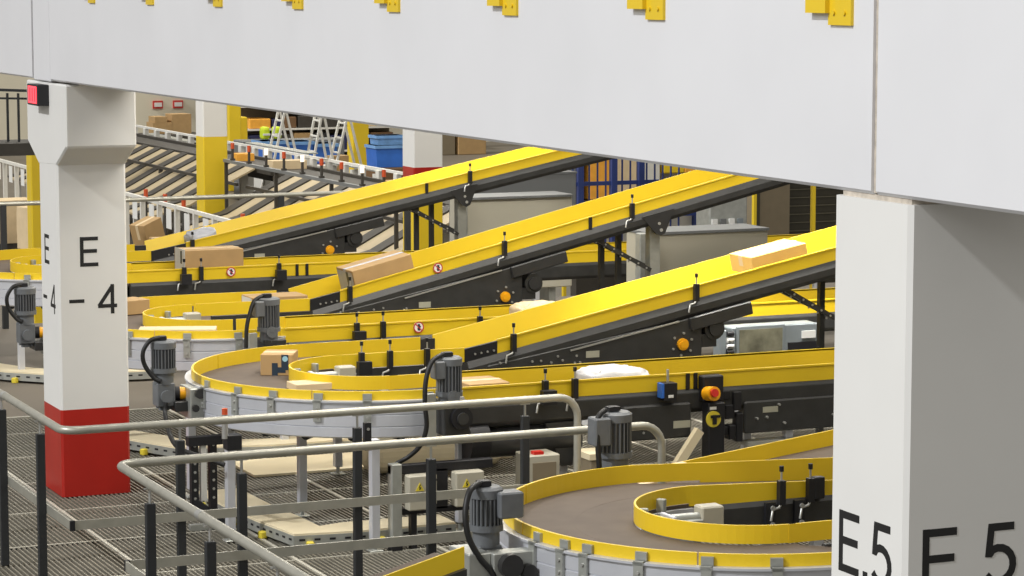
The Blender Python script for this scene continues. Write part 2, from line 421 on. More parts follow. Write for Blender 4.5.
c4 = curve_conveyor(V4, 'nearest curved conveyor with wide brown belt and yellow rails, beside the E.5 column', [(-1.05, .4, .7), (-.6, -.9, .7), (-.5, .9, .7), (.3, -1.1, .7), (.3, 1.1, .7)], CL + (198, 277), 6.6)
c3 = curve_conveyor(V3, 'curved conveyor carrying the tape-marked carton, yellow rails over a silver skirt', legs3, CL, 6.62)
c2 = curve_conveyor(V2, 'curved yellow-railed conveyor just right of the E -4 column, flat carton along its near side', [(-1.07, .6, .7), (-.52, -1.1, .7), (-1.2, -.5, .7), (.2, 1.2, .7), (.24, -1.1, .7)], (205, 222, 244, 262), 6.53)
c1 = curve_conveyor(V1, 'farthest curved conveyor, seen left of the white E -4 column', [(-1.07, .6, .7), (-.72, -1.0, .7), (-1.2, -.5, .7), (.2, 1.2, .7), (.24, -1.1, .7)], (205, 222, 238, 262), 6.5)

# motors at the left end of each curve
for t, vc, zt in ((c3, V3, 1.255), (c2, V2, 1.275), (c1, V1, 1.26)):
    u = 5.13 if t is not c2 else 4.99
    gear_motor(t, u, vc, zt, cable=smooth_path([(u - .03, vc - .02, zt + .02), (u - .1, vc - .03, zt + .005), (u - .15, vc - .03, zt - .07), (u - .14, vc - .03, zt - .16), (u - .08, vc - .05, zt - .25), (u - .04, vc - .07, zt - .27)]), cap=(.14, -.02))
    q = MB().box(u + .05, u + .26, vc - .1, vc + .1, .77, .84); q.box(u + .14, u + .24, vc - .16, vc + .1, .72, .93, 1); q.cyl((u + .2, vc - .17, .9), (u + .2, vc - .2, .9), .035, 10); q.cyl((u + .17, vc - .17, .8), (u + .17, vc - .19, .8), .025, 10)
    q.build('motor_mount', ['dark_steel', 'galvanised'], t, .005)
gear_motor(t := c4, 5.165, 12.12, 1.20, .2, .3, .085, cable=smooth_path([(5.12, 12.1, 1.22), (5.04, 12.03, 1.2), (5.0, 11.99, 1.1), (5.01, 11.97, .98), (5.06, 11.95, .88), (5.12, 11.93, .8), (5.14, 11.92, .7)]), cap=None, jbox=(.09, -.06, .13, .13))
q = MB().box(5.05, 5.3, 12.0, 12.26, .8, .86); q.box(5.12, 5.36, 11.92, 12.02, .68, .9, 1); q.cyl((5.2, 11.92, .84), (5.2, 11.87, .84), .06, 14); q.cyl((5.3, 11.92, .8), (5.3, 11.88, .8), .04, 12); q.cyl((5.24, 11.89, .72), (5.24, 11.86, .72), .05, 12, 1)
q.box(5.0, 5.12, 11.95, 12.2, .6, .9, 1)
q.build('motor_mount', ['dark_steel', 'galvanised'], c4, .005)

# ------------------------------------------------------------------ near straight conveyors
def straight_conveyor(vc, label, u1=16.0, eyes=(), gaps=(), signs=(), u0=6.62):
    v0, v1 = vc - RO, vc - RI
    t = thing('straight_conveyor', label, 'conveyor', ((u0 + u1) / 2, (v0 + v1) / 2, 0))
    q = MB().box(u0 + .25, u1, v0 + .005, v1 - .005, ZB - .06, ZB - .04); q.prism([(u0 - .03, ZB - .004), (u0 + .25, ZB - .04), (u0 + .25, ZB - .06), (u0 - .03, ZB - .024)], 'y', v0 + .005, v1 - .005); q.build('belt', 'belt', t)
    m = MB(); m.box(u0 + .08, u1, v0 - .012, v0, ZB - .015, ZT); m.box(u0 + .12, u1, v0 - .02, v0 - .012, ZT - .012, ZT); m.build('near_rail', 'yellow_paint', t)
    m = MB(); m.box(u0 - .06, u0 + .35, v1, v1 + .012, ZB + .004, ZT); m.box(u0 + .35, u1, v1 - .012, v1, ZB - .06, ZT + .004); m.box(u0 + .35, u1, v1 - .012, v1, ZT - .01, ZT); m.build('far_rail', 'yellow_paint', t)
    sec = [(v0 - .01, .72), (v0 - .035, .75), (v0 - .035, .86), (v0 - .015, .885), (v0 + .02, .885), (v0 + .02, .72)]
    m = MB().prism(sec, 'x', u0 + .14, u1); m.prism([(2 * (v0 + v1) / 2 - a, z) for a, z in sec], 'x', u0 + .14, u1); m.box(u0 + .14, u1, v0 + .02, v1 - .02, .72, .75); m.build('side_frame', 'black_frame', t, .004)
    for u in (u0 + .95, u0 + 2.7, u0 + 4.3, u0 + 5.9, u0 + 7.5):
        for v in (v0 + .03, v1 - .03): foot_leg(t, u, v, .72, .06)
    for u, big in eyes: photo_eye(t, u, v0 - .012, ZT, 1, big)
    for u in gaps: gap_plate(t, u, v0 - .012, ZT, .014)
    for u in signs: prohibition_sign(t, u, v0 - .02, .95)
    return t
s4 = straight_conveyor(V4, 'straight yellow-sided conveyor leading from the nearest curve behind the E.5 column', 9.5)
s3 = straight_conveyor(V3, 'straight conveyor with the white plastic parcel and the yellow switch on its near side', eyes=((7.41, True), (7.63, False)), gaps=(8.5, 8.56))
s2 = straight_conveyor(V2, 'straight yellow conveyor with a round sign, running behind the tape-marked carton', eyes=((7.32, True), (7.54, False), (8.37, True)), signs=(7.85,))
s1 = straight_conveyor(V1, 'straight yellow conveyor carrying the big brown carton near the E -4 column', eyes=((7.275, True), (7.44, False), (8.21, True)), gaps=(8.4, 8.5), signs=(7.74,))

# near-side drive equipment of the E-stop straight
v = V3 - RO
def nameplate(par, u0, u1, v, z0, z1, m='plate_label'): MB().box(u0, u1, v - .003, v, z0, z1).build('nameplate', m, par)
q = MB().box(7.98, 8.5, v - .08, v + .05, .56, .80).build('drive_housing', 'black_frame', s3, .01); nameplate(s3, 8.36, 8.49, v - .08, .63, .68)
q = MB().box(8.93, 9.9, v - .06, v + .05, .55, .775).build('drive_housing', 'black_frame', s3, .01); nameplate(s3, 9.07, 9.19, v - .06, .69, .73)
q = MB().cyl((7.0, v + .05, .6), (7.66, v + .05, .6), .1, 18); q.cyl((6.86, v + .05, .62), (7.0, v + .05, .62), .14, 18, 1); q.build('drive_drum', ['dark_steel', 'black_plastic'], s3)
q = MB().prism([(7.42, .72), (7.66, .72), (7.62, .42), (7.54, .42)], 'y', v - .03, v + .0); q.build('gusset', 'black_frame', s3)
MB().bar((8.33, v - .16, .36), (8.52, v - .16, .62), .05, .06).build('strut', 'cream_board', s3)
MB().box(8.95, 9.9, v - .08, v + .05, .46, .49).build('base_channel', 'galvanised', s3)
MB().box(8.98, 9.02, v - .05, v - .01, 0, .46).build('channel_leg', 'galvanised', s3)
MB().box(9.7, 9.74, v - .05, v - .01, 0, .46).build('channel_leg', 'galvanised', s3)
MB().box(8.3, 8.36, v - .18, v - .12, 0, .38).build('strut_foot', 'galvanised', s3)
q = MB().box(7.06, 7.72, v + .0, v + .18, .52, .7); q.build('drive_cover', 'dark_steel', s3, .02)
for k, (a, b, w_, h_) in enumerate(((8.74, .8, .08, .06), (8.78, .66, .07, .1), (8.75, .55, .05, .06), (8.84, .72, .06, .13), (8.86, .5, .05, .2), (8.8, .52, .05, .1))):
    MB().box(a, a + w_, v - .05 - .005 * k, v + .0, b, b + h_).build('valve_block', 'black_plastic', s3, .004)
for k in range(12):
    a = random.uniform(8.0, 9.9); b = random.uniform(.6, .75)
    if 8.5 < a < 8.93: continue
    MB().cyl((a, v - .085, b), (a, v - .05, b), .009, 6).build('bolt', 'bolt', s3)
q = MB().box(8.27, 8.37, v - .12, v - .02, .83, .95); q.cyl((8.32, v - .07, .95), (8.32, v - .07, 1.04), .01, 8, 1); q.box(8.25, 8.27, v - .12, v - .05, .85, .95, 2); q.box(8.3, 8.34, v - .123, v - .12, .85, .87, 3)
q.build('sensor_head', ['black_plastic', 'bolt', 'blue_tote', 'white_label'], s3, .004)
# isolator switch post with emergency stop
es = MB().box(8.59, 8.72, v - .16, v - .06, .32, .80); es.box(8.58, 8.74, v - .1, v - .02, .8, .98); es.build('switch_post', 'black_plastic', s3, .008)
sp = s3.children[-1]
q = MB().cyl((8.61, v - .10, .86), (8.62, v - .19, .87), .05, 18); q.build('yellow_cup', 'orange_cap', sp)
q = MB().cyl((8.61, v - .19, .875), (8.61, v - .22, .88), .028, 16); q.build('stop_button', 'red_plastic', sp)
q = MB().cyl((8.625, v - .16, .69), (8.625, v - .172, .69), .056, 20); q.build('dial', 'warn_yellow', sp)
q = MB().box(8.615, 8.64, v - .19, v - .172, .655, .72); q.box(8.6, 8.67, v - .186, v - .172, .7, .718); q.build('switch_handle', 'black_plastic', sp)
q = MB().box(8.6, 8.65, v - .163, v - .16, .755, .775); q.build('label_plate', 'white_label', sp)

# motors standing beside the start of the straights
def side_motor(par, u, v, zt, cab):
    b = gear_motor(par, u, v, zt, .24, .1, .088, cable=cab, cap=None, jbox=(-.09, -.02, .07, .12))
    q = MB().box(u - .06, u + .12, v - .07, v + .12, .72, .95); q.cyl((u + .05, v - .07, .84), (u + .05, v - .11, .84), .075, 16, 1); q.cyl((u + .05, v - .11, .84), (u + .05, v - .125, .84), .04, 16)
    q.build('motor_mount', ['black_frame', 'black_plastic'], par, .008)
    MB().box(u - .16, u - .1, v - .02, v + .02, .66, 1.0).build('mount_plate', 'galvanised', par)
    return b
side_motor(s3, 6.65, 16.22, 1.24, smooth_path([(6.6, 16.2, 1.26), (6.5, 16.15, 1.22), (6.45, 16.13, 1.1), (6.44, 16.12, .95), (6.45, 16.12, .8), (6.42, 16.15, .68), (6.36, 16.2, .6), (6.28, 16.25, .54), (6.25, 16.3, .46)]))
side_motor(s2, 6.54, 19.6, 1.27, smooth_path([(6.5, 19.6, 1.285), (6.42, 19.58, 1.25), (6.37, 19.55, 1.15), (6.34, 19.53, 1.05), (6.33, 19.52, .9)]))
b4 = thing('gear_motor', 'large grey finned motor with terminal box standing behind the nearest curved belt', 'motor', (6.6, 13.62, .6))
gear_motor(b4, 6.6, 13.62, 1.262, .24, .3, .098, cable=smooth_path([(6.52, 13.58, 1.28), (6.46, 13.55, 1.24), (6.45, 13.53, 1.1), (6.46, 13.53, .95), (6.47, 13.54, .8)]), cap=None, jbox=(-.12, -.04, .1, .16))
q = MB().box(6.5, 6.7, 13.5, 13.72, .0, .72); q.build('pedestal', 'dark_steel', b4, .01)

# ------------------------------------------------------------------ back straights that rise to the right
def incline_conveyor(vc, label, u_end, eyes=(), gaps=(), flare=.0, drive=True, signs=(), ub=7.6, SL=.2):
    v0, v1 = vc + RI, vc + RO
    t = thing('incline_conveyor', label, 'conveyor', (8.5, (v0 + v1) / 2, 0))
    top = lambda u: ZT + max(0, u - ub) * SL
    us = [6.56, ub, 8.3, u_end]
    path = [(u, top(u)) for u in us]
    belt = [(u, z - .175) for u, z in path]
    MB().strip(belt, .02, v0 + .005, v1 - .005).build('belt', 'belt', t)
    rail_n = MB().strip([(6.56, ZT), (ub - .02, ZT)], .105, v0 - .012, v0)
    hi = [(7.84, top(7.84)), (u_end, top(u_end))]
    rail_n.strip(hi, .105, v0 - .012, v0); rail_n.strip(hi, .012, v0 - .02, v0 - .012)
    rail_n.build('near_rail', 'yellow_paint', t)
    r = MB().strip([(6.5, ZT), (6.75, ZT)], .1, v1, v1 + .012); r.strip([(6.75, ZT), (7.5, ZT)], .15, v1, v1 + .012)
    hi2 = [(7.62, top(7.62)), (u_end, top(u_end))]
    r.strip(hi2, .2, v1 + flare, v1 + .012 + flare, 0, v1, v1 + .012)
    r.build('far_rail', 'yellow_paint', t)
    MB().box(7.5, 7.62, v1, v1 + .014, .86, .985).build('joint_plate', 'dark_steel', t)
    q = MB().strip([(ub - .02, ZT - .01), (7.84, top(7.84) - .012)], .1, v0 - .02, v0 + .01)
    for k in range(4): q.cyl((7.66 + k * .05, v0 - .03, .95 + k * .006), (7.66 + k * .05, v0 - .02, .95 + k * .006), .008, 6, 1)
    q.build('hinge_block', ['black_plastic', 'bolt'], t)
    # rounded dark side frame
    q = MB()
    q.box(6.7, ub, v0 - .025, v0 + .02, .74, .89)
    fr = [(ub, ZT - .105), (7.84, top(7.84) - .105), (u_end, top(u_end) - .105)]
    q.strip(fr, .05, v0 - .02, v0 + .02, 0, v0 - .045, v0 + .02)
    fr2 = [(u, z - .05) for u, z in fr]
    q.strip(fr2, .05, v0 - .045, v0 + .02, 0, v0 - .045)
    fr3 = [(u, z - .1) for u, z in fr]
    q.strip(fr3, .035, v0 - .045, v0 + .02, 0, v0 - .02)
    q.strip(fr, .135, v1 + flare + .015, v1 + flare + .05); q.strip([(u, z - .11) for u, z in fr], .02, v0, v1)
    q.build('side_frame', 'black_frame', t)
    if drive:
        zt = lambda u: top(u) - .235
        q = MB().prism([(7.75, .80), (9.53, .80), (9.53, zt(9.53) - .0), (9.35, zt(9.35)), (7.75, .86)], 'y', v0 - .05, v0 - .0)
        q.prism([(7.75, .80), (9.53, .80), (9.53, zt(9.53)), (9.35, zt(9.35)), (7.75, .86)], 'y', v1 - .02, v1 + .02)
        q.box(7.75, 9.53, v0, v1, .8, .83); q.build('drive_housing', 'black_frame', t, .006)
        MB().bar((8.42, v0 - .055, zt(8.42) + .008), (9.33, v0 - .055, zt(9.33) + .0), .008, .012).build('edge_trim', 'bolt', t)
        q = MB().cyl((9.36, v0 - .05, .935), (9.36, v0 - .075, .935), .045, 18); q.cyl((9.36, v0 - .075, .935), (9.36, v0 - .085, .935), .03, 18); q.build('shaft_cap', 'orange_cap', t)['label'] = 'orange round shaft cap'
        for k in range(6):
            a = k * PI / 3 + .4
            MB().cyl((9.36 + .085 * math.cos(a), v0 - .05, .935 + .085 * math.sin(a)), (9.36 + .085 * math.cos(a), v0 - .062, .935 + .085 * math.sin(a)), .01, 6).build('bolt', 'bolt', t)
        for k in range(9):
            a = random.uniform(7.8, 8.6); b = random.uniform(.82, .9); MB().cyl((a, v0 - .045, b), (a, v0 - .06, b), .009, 6).build('bolt', 'bolt', t)
        q = MB().cyl((9.64, v0 + .1, 1.04), (9.64, v0 - .05, 1.04), .085, 20); q.cyl((9.64, v0 - .05, 1.04), (9.64, v0 - .07, 1.04), .055, 16, 1); q.box(9.53, 9.66, v0 - .04, v0 + .05, .9, 1.0, 1)
        q.build('belt_roller', ['black_frame', 'dark_steel'], t)
        q = MB().bar((9.42, v0 - .06, top(9.42) - .28), (9.95, v0 - .06, top(9.95) - .28), .04, .1); q.build('guard_bar', 'dark_steel', t, .006)
        nameplate(t, 8.55, 8.66, v0 - .052, .875, .925)
    # supports
    zs = top(10.88) - .24
    q = MB().prism([(10.7, zs + .06), (11.02, zs + .13), (10.93, zs - .09), (10.89, zs - .11), (10.84, zs - .09)], 'y', v0 - .05, v0 - .02); q.cyl((10.89, v0 - .055, zs - .06), (10.89, v0 - .045, zs - .06), .016, 8, 1); q.cyl((10.87, v0 - .055, zs - .0), (10.87, v0 - .045, zs - .0), .014, 8, 1)
    q.build('hinge_plate', ['dark_steel', 'bolt'], t)
    foot_leg(t, 10.88, v0 + .1, zs, .1, 'leg', 'galvanised')
    for u in ((10.45, 10.62) if vc > 18 else (10.76,)):
        MB().box(u - .022, u + .022, v0 + .25, v0 + .3, 0, top(u) - .2).build('leg', 'black_frame', t)
    for dv in (.02, .22):
        q = MB().bar((10.25, v0 + dv + .02, top(10.25) - .2), (10.82 + dv * .4, v0 + dv + .02, top(10.25) - .52), .03, .035)
        for k in range(7):
            f = (k + .5) / 7; q.cyl((10.25 + .57 * f, v0 + dv + .002, top(10.25) - .2 - .32 * f), (10.25 + .57 * f, v0 + dv - .004, top(10.25) - .2 - .32 * f), .009, 6, 1)
        q.build('strut', ['black_frame', 'bolt'], t)
    for u, big in eyes: photo_eye(t, u, v0 - .012, top(u), 1, big)
    for u in gaps: gap_plate(t, u, v0 - .015, top(u), .016)
    for u, dz in signs: prohibition_sign(t, u, v0 - .02, top(u) - dz)
    return t, top
iA, topA = incline_conveyor(V1, 'farthest rising yellow-sided conveyor with the grey bag near its foot', 15.5, eyes=((7.9, False), (10.93, False)), gaps=(10.45, ), flare=.05, ub=7.5)
iB, topB = incline_conveyor(V2, 'middle rising conveyor carrying a tilted brown carton, round sign on its side', 15.5, eyes=((7.92, False), (9.36, False), (10.6, False)), gaps=(10.2,), signs=((8.74, .055),), flare=.02, ub=7.59, SL=.232)
iC, topC = incline_conveyor(V3, 'nearest rising conveyor with the white-topped box high up beside the E.5 column', 15.0, eyes=((6.76, True), (6.98, False), (7.27, False), (7.96, False), (9.48, False)), flare=.05)
# back straight of the nearest curve (runs on behind the E.5 column)
t = thing('straight_conveyor', 'short straight conveyor with two sensor clamps at the back of the nearest curve', 'conveyor', (7.6, V4 + .9, 0))
v0, v1 = V4 + RI, V4 + RO
bk = [(6.58, ZT), (9.2, ZT - .1)]
MB().strip([(a, b - (.105 if k == 0 else .15)) for k, (a, b) in enumerate(bk)], .02, v0 + .005, v1 - .005).build('belt', 'belt', t)
MB().strip(bk, .11, v0 - .012, v0).build('near_rail', 'yellow_paint', t)
MB().strip([(6.58, ZT), (7.0, ZT - .016)], .1, v1, v1 + .012).strip([(7.0, ZT - .016), (9.2, ZT - .1)], .14, v1, v1 + .012).build('far_rail', 'yellow_paint', t)
MB().prism([(v0 - .01, .70), (v0 - .035, .73), (v0 - .035, .86), (v0 - .015, .885), (v0 + .02, .885), (v0 + .02, .70)], 'x', 6.65, 9.2).build('side_frame', 'black_frame', t)
for u in (7.12, 7.3):
    photo_eye(t, u, v0 - .012, ZT - .02)
    q = MB().box(u - .1, u - .04, v0 - .06, v0 - .035, .72, .88); q.cyl((u - .06, v0 - .07, .76), (u - .06, v0 - .06, .76), .014, 8, 1); q.cyl((u - .06, v0 - .07, .85), (u - .06, v0 - .06, .85), .014, 8, 1); q.build('rail_clamp', ['black_plastic', 'bolt'], t)
MB().box(7.32, 7.38, v0 - .07, v0 - .02, .88, 1.0).build('sensor_head', 'black_plastic', t, .004)
for u in (7.4, 8.8): foot_leg(t, u, v0 + .05, .72, .06); foot_leg(t, u, v1 - .05, .72, .06)

# low conveyor rising between the two nearest curves
t = thing('low_conveyor', 'low yellow-sided belt rising right, behind the nearest curve, flat board on it', 'conveyor', (9, 14.7, 0))
lo = lambda u: .669 + .118 * (u - 7.797)
P = [(6.9, lo(6.9)), (13, lo(13))]
MB().strip(P, .1, 15.0, 15.012).build('far_rail', 'yellow_paint', t)
MB().strip(P, .1, 14.34, 14.352).build('near_rail', 'yellow_paint', t)
MB().strip([(a, b - .1) for a, b in P], .02, 14.35, 15.0).build('belt', 'belt', t)
MB().strip([(a, b - .1) for a, b in P], .14, 14.32, 14.35).build('side_frame', 'black_frame', t)
MB().strip([(a, b - .1) for a, b in P], .14, 15.0, 15.03).build('side_frame', 'black_frame', t)
for u in (7.2, 9.5, 12): foot_leg(t, u, 14.4, lo(u) - .2, .06); foot_leg(t, u, 14.95, lo(u) - .2, .06)
# low feeder in front of the rail gap
t = thing('low_conveyor', 'yellow-sided feeder belt rising right at the foot of the nearest motor', 'conveyor', (4.45, 11.65, 0))
lo2 = lambda u: .91 + .26 * (u - 4.2)
P = [(4.05, lo2(4.05)), (4.77, lo2(4.77))]
MB().strip(P, .1, 11.45, 11.462).build('near_rail', 'yellow_paint', t)
MB().strip([(a, b - .1) for a, b in P], .02, 11.46, 11.82).build('belt', 'belt', t)
MB().strip([(a, b - .1) for a, b in P], .13, 11.42, 11.46).build('side_frame', 'black_frame', t)
MB().strip([(a, b - .11) for a, b in P], .12, 11.82, 11.85).build('side_frame', 'black_frame', t)
for u in (4.15, 4.7):
    for v in (11.46, 11.8): foot_leg(t, u, v, lo2(u) - .2, .06)

# ------------------------------------------------------------------ goods on the belts
def carton(name, label, cat, c, size, rz=0, slope=0, m='cardboard', group=None, tape=None, flaps=True):
    z0 = c[2] - size[2] / 2
    t = thing(name, label, cat, (c[0], c[1], z0), group)
    MB().obox(c, size, rz, slope, 0).build('carton_body', m, t, .004)
    R = Matrix.Rotation(rz, 3, 'Z') @ Matrix.Rotation(-math.atan(slope), 3, 'Y')
    if tape:
        a, b, d = size[0] / 2, size[1] / 2, size[2] / 2
        q = MB(); cc = Vector(c)
        q.obox(cc + R @ Vector((0, 0, d + .001)), (size[0] * 1.002, .06, .002), rz, slope)
        q.obox(cc + R @ Vector((-a - .001, 0, d * .4)), (.002, .06, d * 1.2), rz, slope)
        q.build('packing_tape', tape, t)
    return t, R
t, R = carton('cardboard_carton', 'large brown carton with white label end on the farthest straight conveyor', 'box', (7.63, 24.64, 1.01), (.58, .34, .28), .0, 0, 'cardboard', tape='cardboard_pale')
MB().box(7.336, 7.339, 24.46, 24.78, .92, 1.16).build('shipping_label', 'white_label', t); MB().box(7.334, 7.336, 24.55, 24.6, 1.02, 1.14).build('printed_mark', 'tape_blue', t)
sB = .232
t, R = carton('cardboard_carton', 'brown carton lying tilted on the middle rising conveyor', 'box', (8.28, 21.86, topB(8.28) - .0), (.56, .4, .22), 0, sB, 'cardboard', tape='poly_grey')
MB().obox(Vector((8.28, 21.86, topB(8.28) - .0)) + R @ Vector((-.282, 0, 0)), (.002, .36, .18), 0, sB).build('shipping_label', 'poly_grey', t)
MB().obox(Vector((8.28, 21.86, topB(8.28) - .0)) + R @ Vector((-.284, -.06, .02)), (.002, .05, .14), 0, sB).build('printed_mark', 'tape_blue', t)
# tape-marked carton on the curve
rz = -.48
cc = Vector((6.14, 18.17, .975)); t, R = carton('tape_marked_carton', 'small brown carton with dark blue tape marks on the curved belt', 'box', cc, (.23, .27, .15), rz, 0, 'cardboard', tape=None)
q = MB()
def on_front(mb, x, z, w, h, off, m=0): mb.obox(cc + R @ Vector((x, -.135 - off, z)), (w, .002, h), rz, 0, m)
on_front(q, -.012, -.03, .042, .09, .001); on_front(q, .06, .02, .05, .11, .001); on_front(q, .035, -.035, .06, .04, .0012); on_front(q, .095, -.03, .02, .05, .0012)
q.obox(cc + R @ Vector((.0, 0, .0752)), (.225, .06, .002), rz, 0, 1)
q.build('printed_tape', ['tape_blue', 'cardboard_pale'], t)
p = cc + R @ Vector((.062, -.1365, .045)); p2 = cc + R @ Vector((.062, -.1395, .045)); MB().cyl(p, p2, .02, 14).build('round_sticker', 'tape_light', t)
t, R = carton('flat_carton', 'flat pale carton with dark open end lying on the tape-marked carton\'s curve', 'box', (6.16, 17.36, .925), (.42, .2, .05), -.0, 0, 'cardboard_pale', tape=None)
MB().box(6.368, 6.373, 17.265, 17.455, .903, .948).build('open_end', 'cardboard_dark', t)
t, R = carton('flat_carton', 'flat brown carton beside the near motor on the straight conveyor', 'box', (7.08, 16.72, .925), (.3, .34, .13), 0, 0, 'cardboard', tape='cardboard_pale')
t, R = carton('flat_carton', 'long flat carton in front of the E -4 column\'s neighbouring curve', 'box', (6.0, 20.22, .945), (.6, .2, .09), -.35, 0, 'cardboard_pale', tape=None)
t, R = carton('flat_carton', 'flat brown carton with white end behind the upright motor on the second curve', 'box', (7.38, 21.95, .95), (.5, .3, .1), 0, 0, 'cardboard', tape=None)
MB().box(7.127, 7.13, 21.82, 22.08, .91, .99).build('shipping_label', 'white_label', t)
t, R = carton('cardboard_carton', 'brown carton half hidden by the E -4 column\'s right edge', 'box', (6.1, 21.95, .965), (.24, .24, .12), .3, 0, 'cardboard', tape=None)
t, R = carton('flat_carton', 'flat brown carton on the curve seen left of the E -4 column', 'box', (6.3, 24.62, .94), (.5, .24, .08), 0, 0, 'cardboard', tape=None)
t, R = carton('white_topped_box', 'pale box with bright white top on the nearest rising conveyor', 'box', (10.31, 18.52, topC(10.31) - .012), (.5, .36, .14), 0, .2, 'honey_carton', tape='cardboard_pale')
t, R = carton('long_board', 'long flat pale cardboard board on the low conveyor behind the nearest curve', 'box', (7.22, 14.62, lo(7.22) + .03), (.86, .26, .03), .1, .15, 'cardboard_pale', tape=None)
def bag(name, label, c, size, slope, m):
    bm = bmesh.new(); bmesh.ops.create_uvsphere(bm, u_segments=48, v_segments=28, radius=1)
    rnd = random.Random(3)
    sgn = lambda x, p: math.copysign(abs(x) ** p, x)
    for v in bm.verts:
        x, y, z = v.co
        f = 1 + .35 * mnoise.noise(Vector((x * 2.2, y * 2.2, z * 2 + size[0] * 9))) + .16 * mnoise.noise(Vector((x * 6, y * 6, z * 5)))
        x, y, z = sgn(x, .45) * size[0] / 2 * (.9 + .25 * f - .2), sgn(y, .5) * size[1] / 2, sgn(z, .7) * size[2] / 2 * f
        v.co = (x, y, max(z, -size[2] * .42) + x * slope)
    me = bpy.data.meshes.new(name); bm.to_mesh(me); bm.free()
    for p in me.polygons: p.use_smooth = True
    me.materials.append(MATS[m]); o = bpy.data.objects.new(name, me); C.objects.link(o); o.location = c
    return tag(o, label, 'parcel')
bag('plastic_parcel', 'crumpled white plastic parcel on the straight conveyor behind the big finned motor', (8.1, 16.75, .945), (.5, .4, .14), 0, 'poly_bag')
bag('plastic_parcel', 'grey plastic bag lying near the foot of the farthest rising conveyor', (8.1, 26.45, topA(8.1) - .03), (.3, .36, .13), .2, 'poly_grey')
bag('plastic_parcel', 'pale plastic parcel on the second straight conveyor under the middle incline', (9.1, 20.2, .97), (.5, .35, .15), 0, 'cardboard_pale')

# ------------------------------------------------------------------ guard panels, boxes and cabinets
def guard_panel(vc, label, dz=0, m='panel_grey', u0=11.44, u1=12.78):
    v = vc + 1.95
    t = thing('guard_panel', label, 'panel', ((u0 + u1) / 2, v, 0))
    q = MB().box(u0 + .05, u1, v, v + .5, .25, 1.275 + dz); q.build('sheet', m, t, .01)
    MB().box(u0 + .04, u1 + .01, v - .012, v + .51, 1.27 + dz, 1.295 + dz).build('top_cap', 'panel_dark', t)
    q = MB().box(u0 - .06, u0 + .05, v - .03, v + .08, 0, 1.29 + dz); q.build('corner_post', 'galvanised', t, .006)
    for u in (u0 + .3, u1 - .2): MB().box(u - .04, u + .04, v + .1, v + .4, 0, .26).build('leg', 'galvanised', t)
    MB().cyl((u0 + .16, v, .82), (u0 + .16, v - .012, .82), .016, 8).build('bolt', 'black_plastic', t)
guard_panel(V2, 'grey sheet metal guard box between the middle and nearest rising conveyors')
guard_panel(V1, 'grey sheet metal guard box between the farthest and middle rising conveyors')
guard_panel(30.1, 'darker grey guard box behind the farthest rising conveyor, by the blue fence', -.1, 'panel_dark', 13.3, 14.95)
# grey cabinet with window
t = thing('metal_cabinet', 'grey metal cabinet with a wide window under the nearest rising conveyor', 'cabinet', (10.8, 19.35, 0))
q = MB().box(10.4, 11.22, 19.3, 19.5, .64, .87); q.build('housing', 'equip_grey', t, .008)
q = MB().box(10.44, 10.9, 19.285, 19.3, .625, .88); q.build('window_frame', 'equip_grey', t, .006)
MB().box(10.47, 10.87, 19.281, 19.287, .655, .85).build('window_pane', 'glass_panel', t)
MB().box(10.93, 11.2, 19.294, 19.301, .66, .72).build('slot', 'black_plastic', t); MB().box(11.06, 11.19, 19.292, 19.3, .75, .81).build('label_plate', 'white_label', t)
MB().box(10.3, 10.36, 19.3, 19.42, .6, .85).build('end_plate', 'equip_grey', t, .004)
q = MB()
for zz in (.67, .72, .77, .82): q.cyl((10.36, 19.3, zz), (10.42, 19.3, zz), .022, 10, (1 if zz in (.72, .77) else 0))
q.build('cable_gland', ['black_plastic', 'white_label'], t)
for u in (10.55, 11.1): foot_leg(t, u, 19.42, .65, .06)
# twin control boxes with warning triangles
t = thing('control_box_stand', 'two grey control boxes with yellow warning triangles on one black rack', 'control box', (6.7, 16.1, 0))
vv = 16.12
q = MB().box(6.2, 6.92, vv, vv + .06, .5, .56); q.box(6.22, 6.9, vv, vv + .06, .23, .27); q.box(6.5, 6.6, vv, vv + .05, .25, .52); q.build('rack', 'black_plastic', t, .004)
MB().box(6.2, 6.27, vv - .02, vv + .06, .06, .57).build('post', 'galvanised', t, .004)
q = MB()
for u in (6.36, 6.8): q.box(u - .02, u + .02, vv, vv + .05, .0, .24)
q.box(6.2, 6.27, vv - .02, vv + .06, 0, .06); q.build('foot', 'black_plastic', t)
for u0, u1 in ((6.29, 6.45), (6.62, 6.82)):
    b = MB().box(u0, u1, vv - .09, vv, .27, .5).build('control_box', 'panel_grey', t, .008)
    q = MB().prism([(u0 + .045, .4), (u0 + .105, .4), (u0 + .075, .455)], 'y', vv - .094, vv - .09); q.build('warning_triangle', 'warn_yellow', b)
    q = MB().ribbon([(u0 + .078, .442), (u0 + .071, .425), (u0 + .079, .422), (u0 + .072, .408)], .006, lambda x, y, o: (x, vv - .0945 - o, y), .001); q.build('flash_mark', 'letter_black', b)
q = MB().box(6.46, 6.5, vv - .05, vv, .3, .49); q.cyl((6.48, vv - .05, .46), (6.48, vv - .065, .46), .015, 10, 1); q.cyl((6.48, vv - .05, .33), (6.48, vv - .065, .33), .015, 10, 1); q.cyl((6.48, vv - .05, .37), (6.48, vv - .065, .37), .015, 10, 1); q.build('connector_strip', ['panel_grey', 'black_plastic'], t)
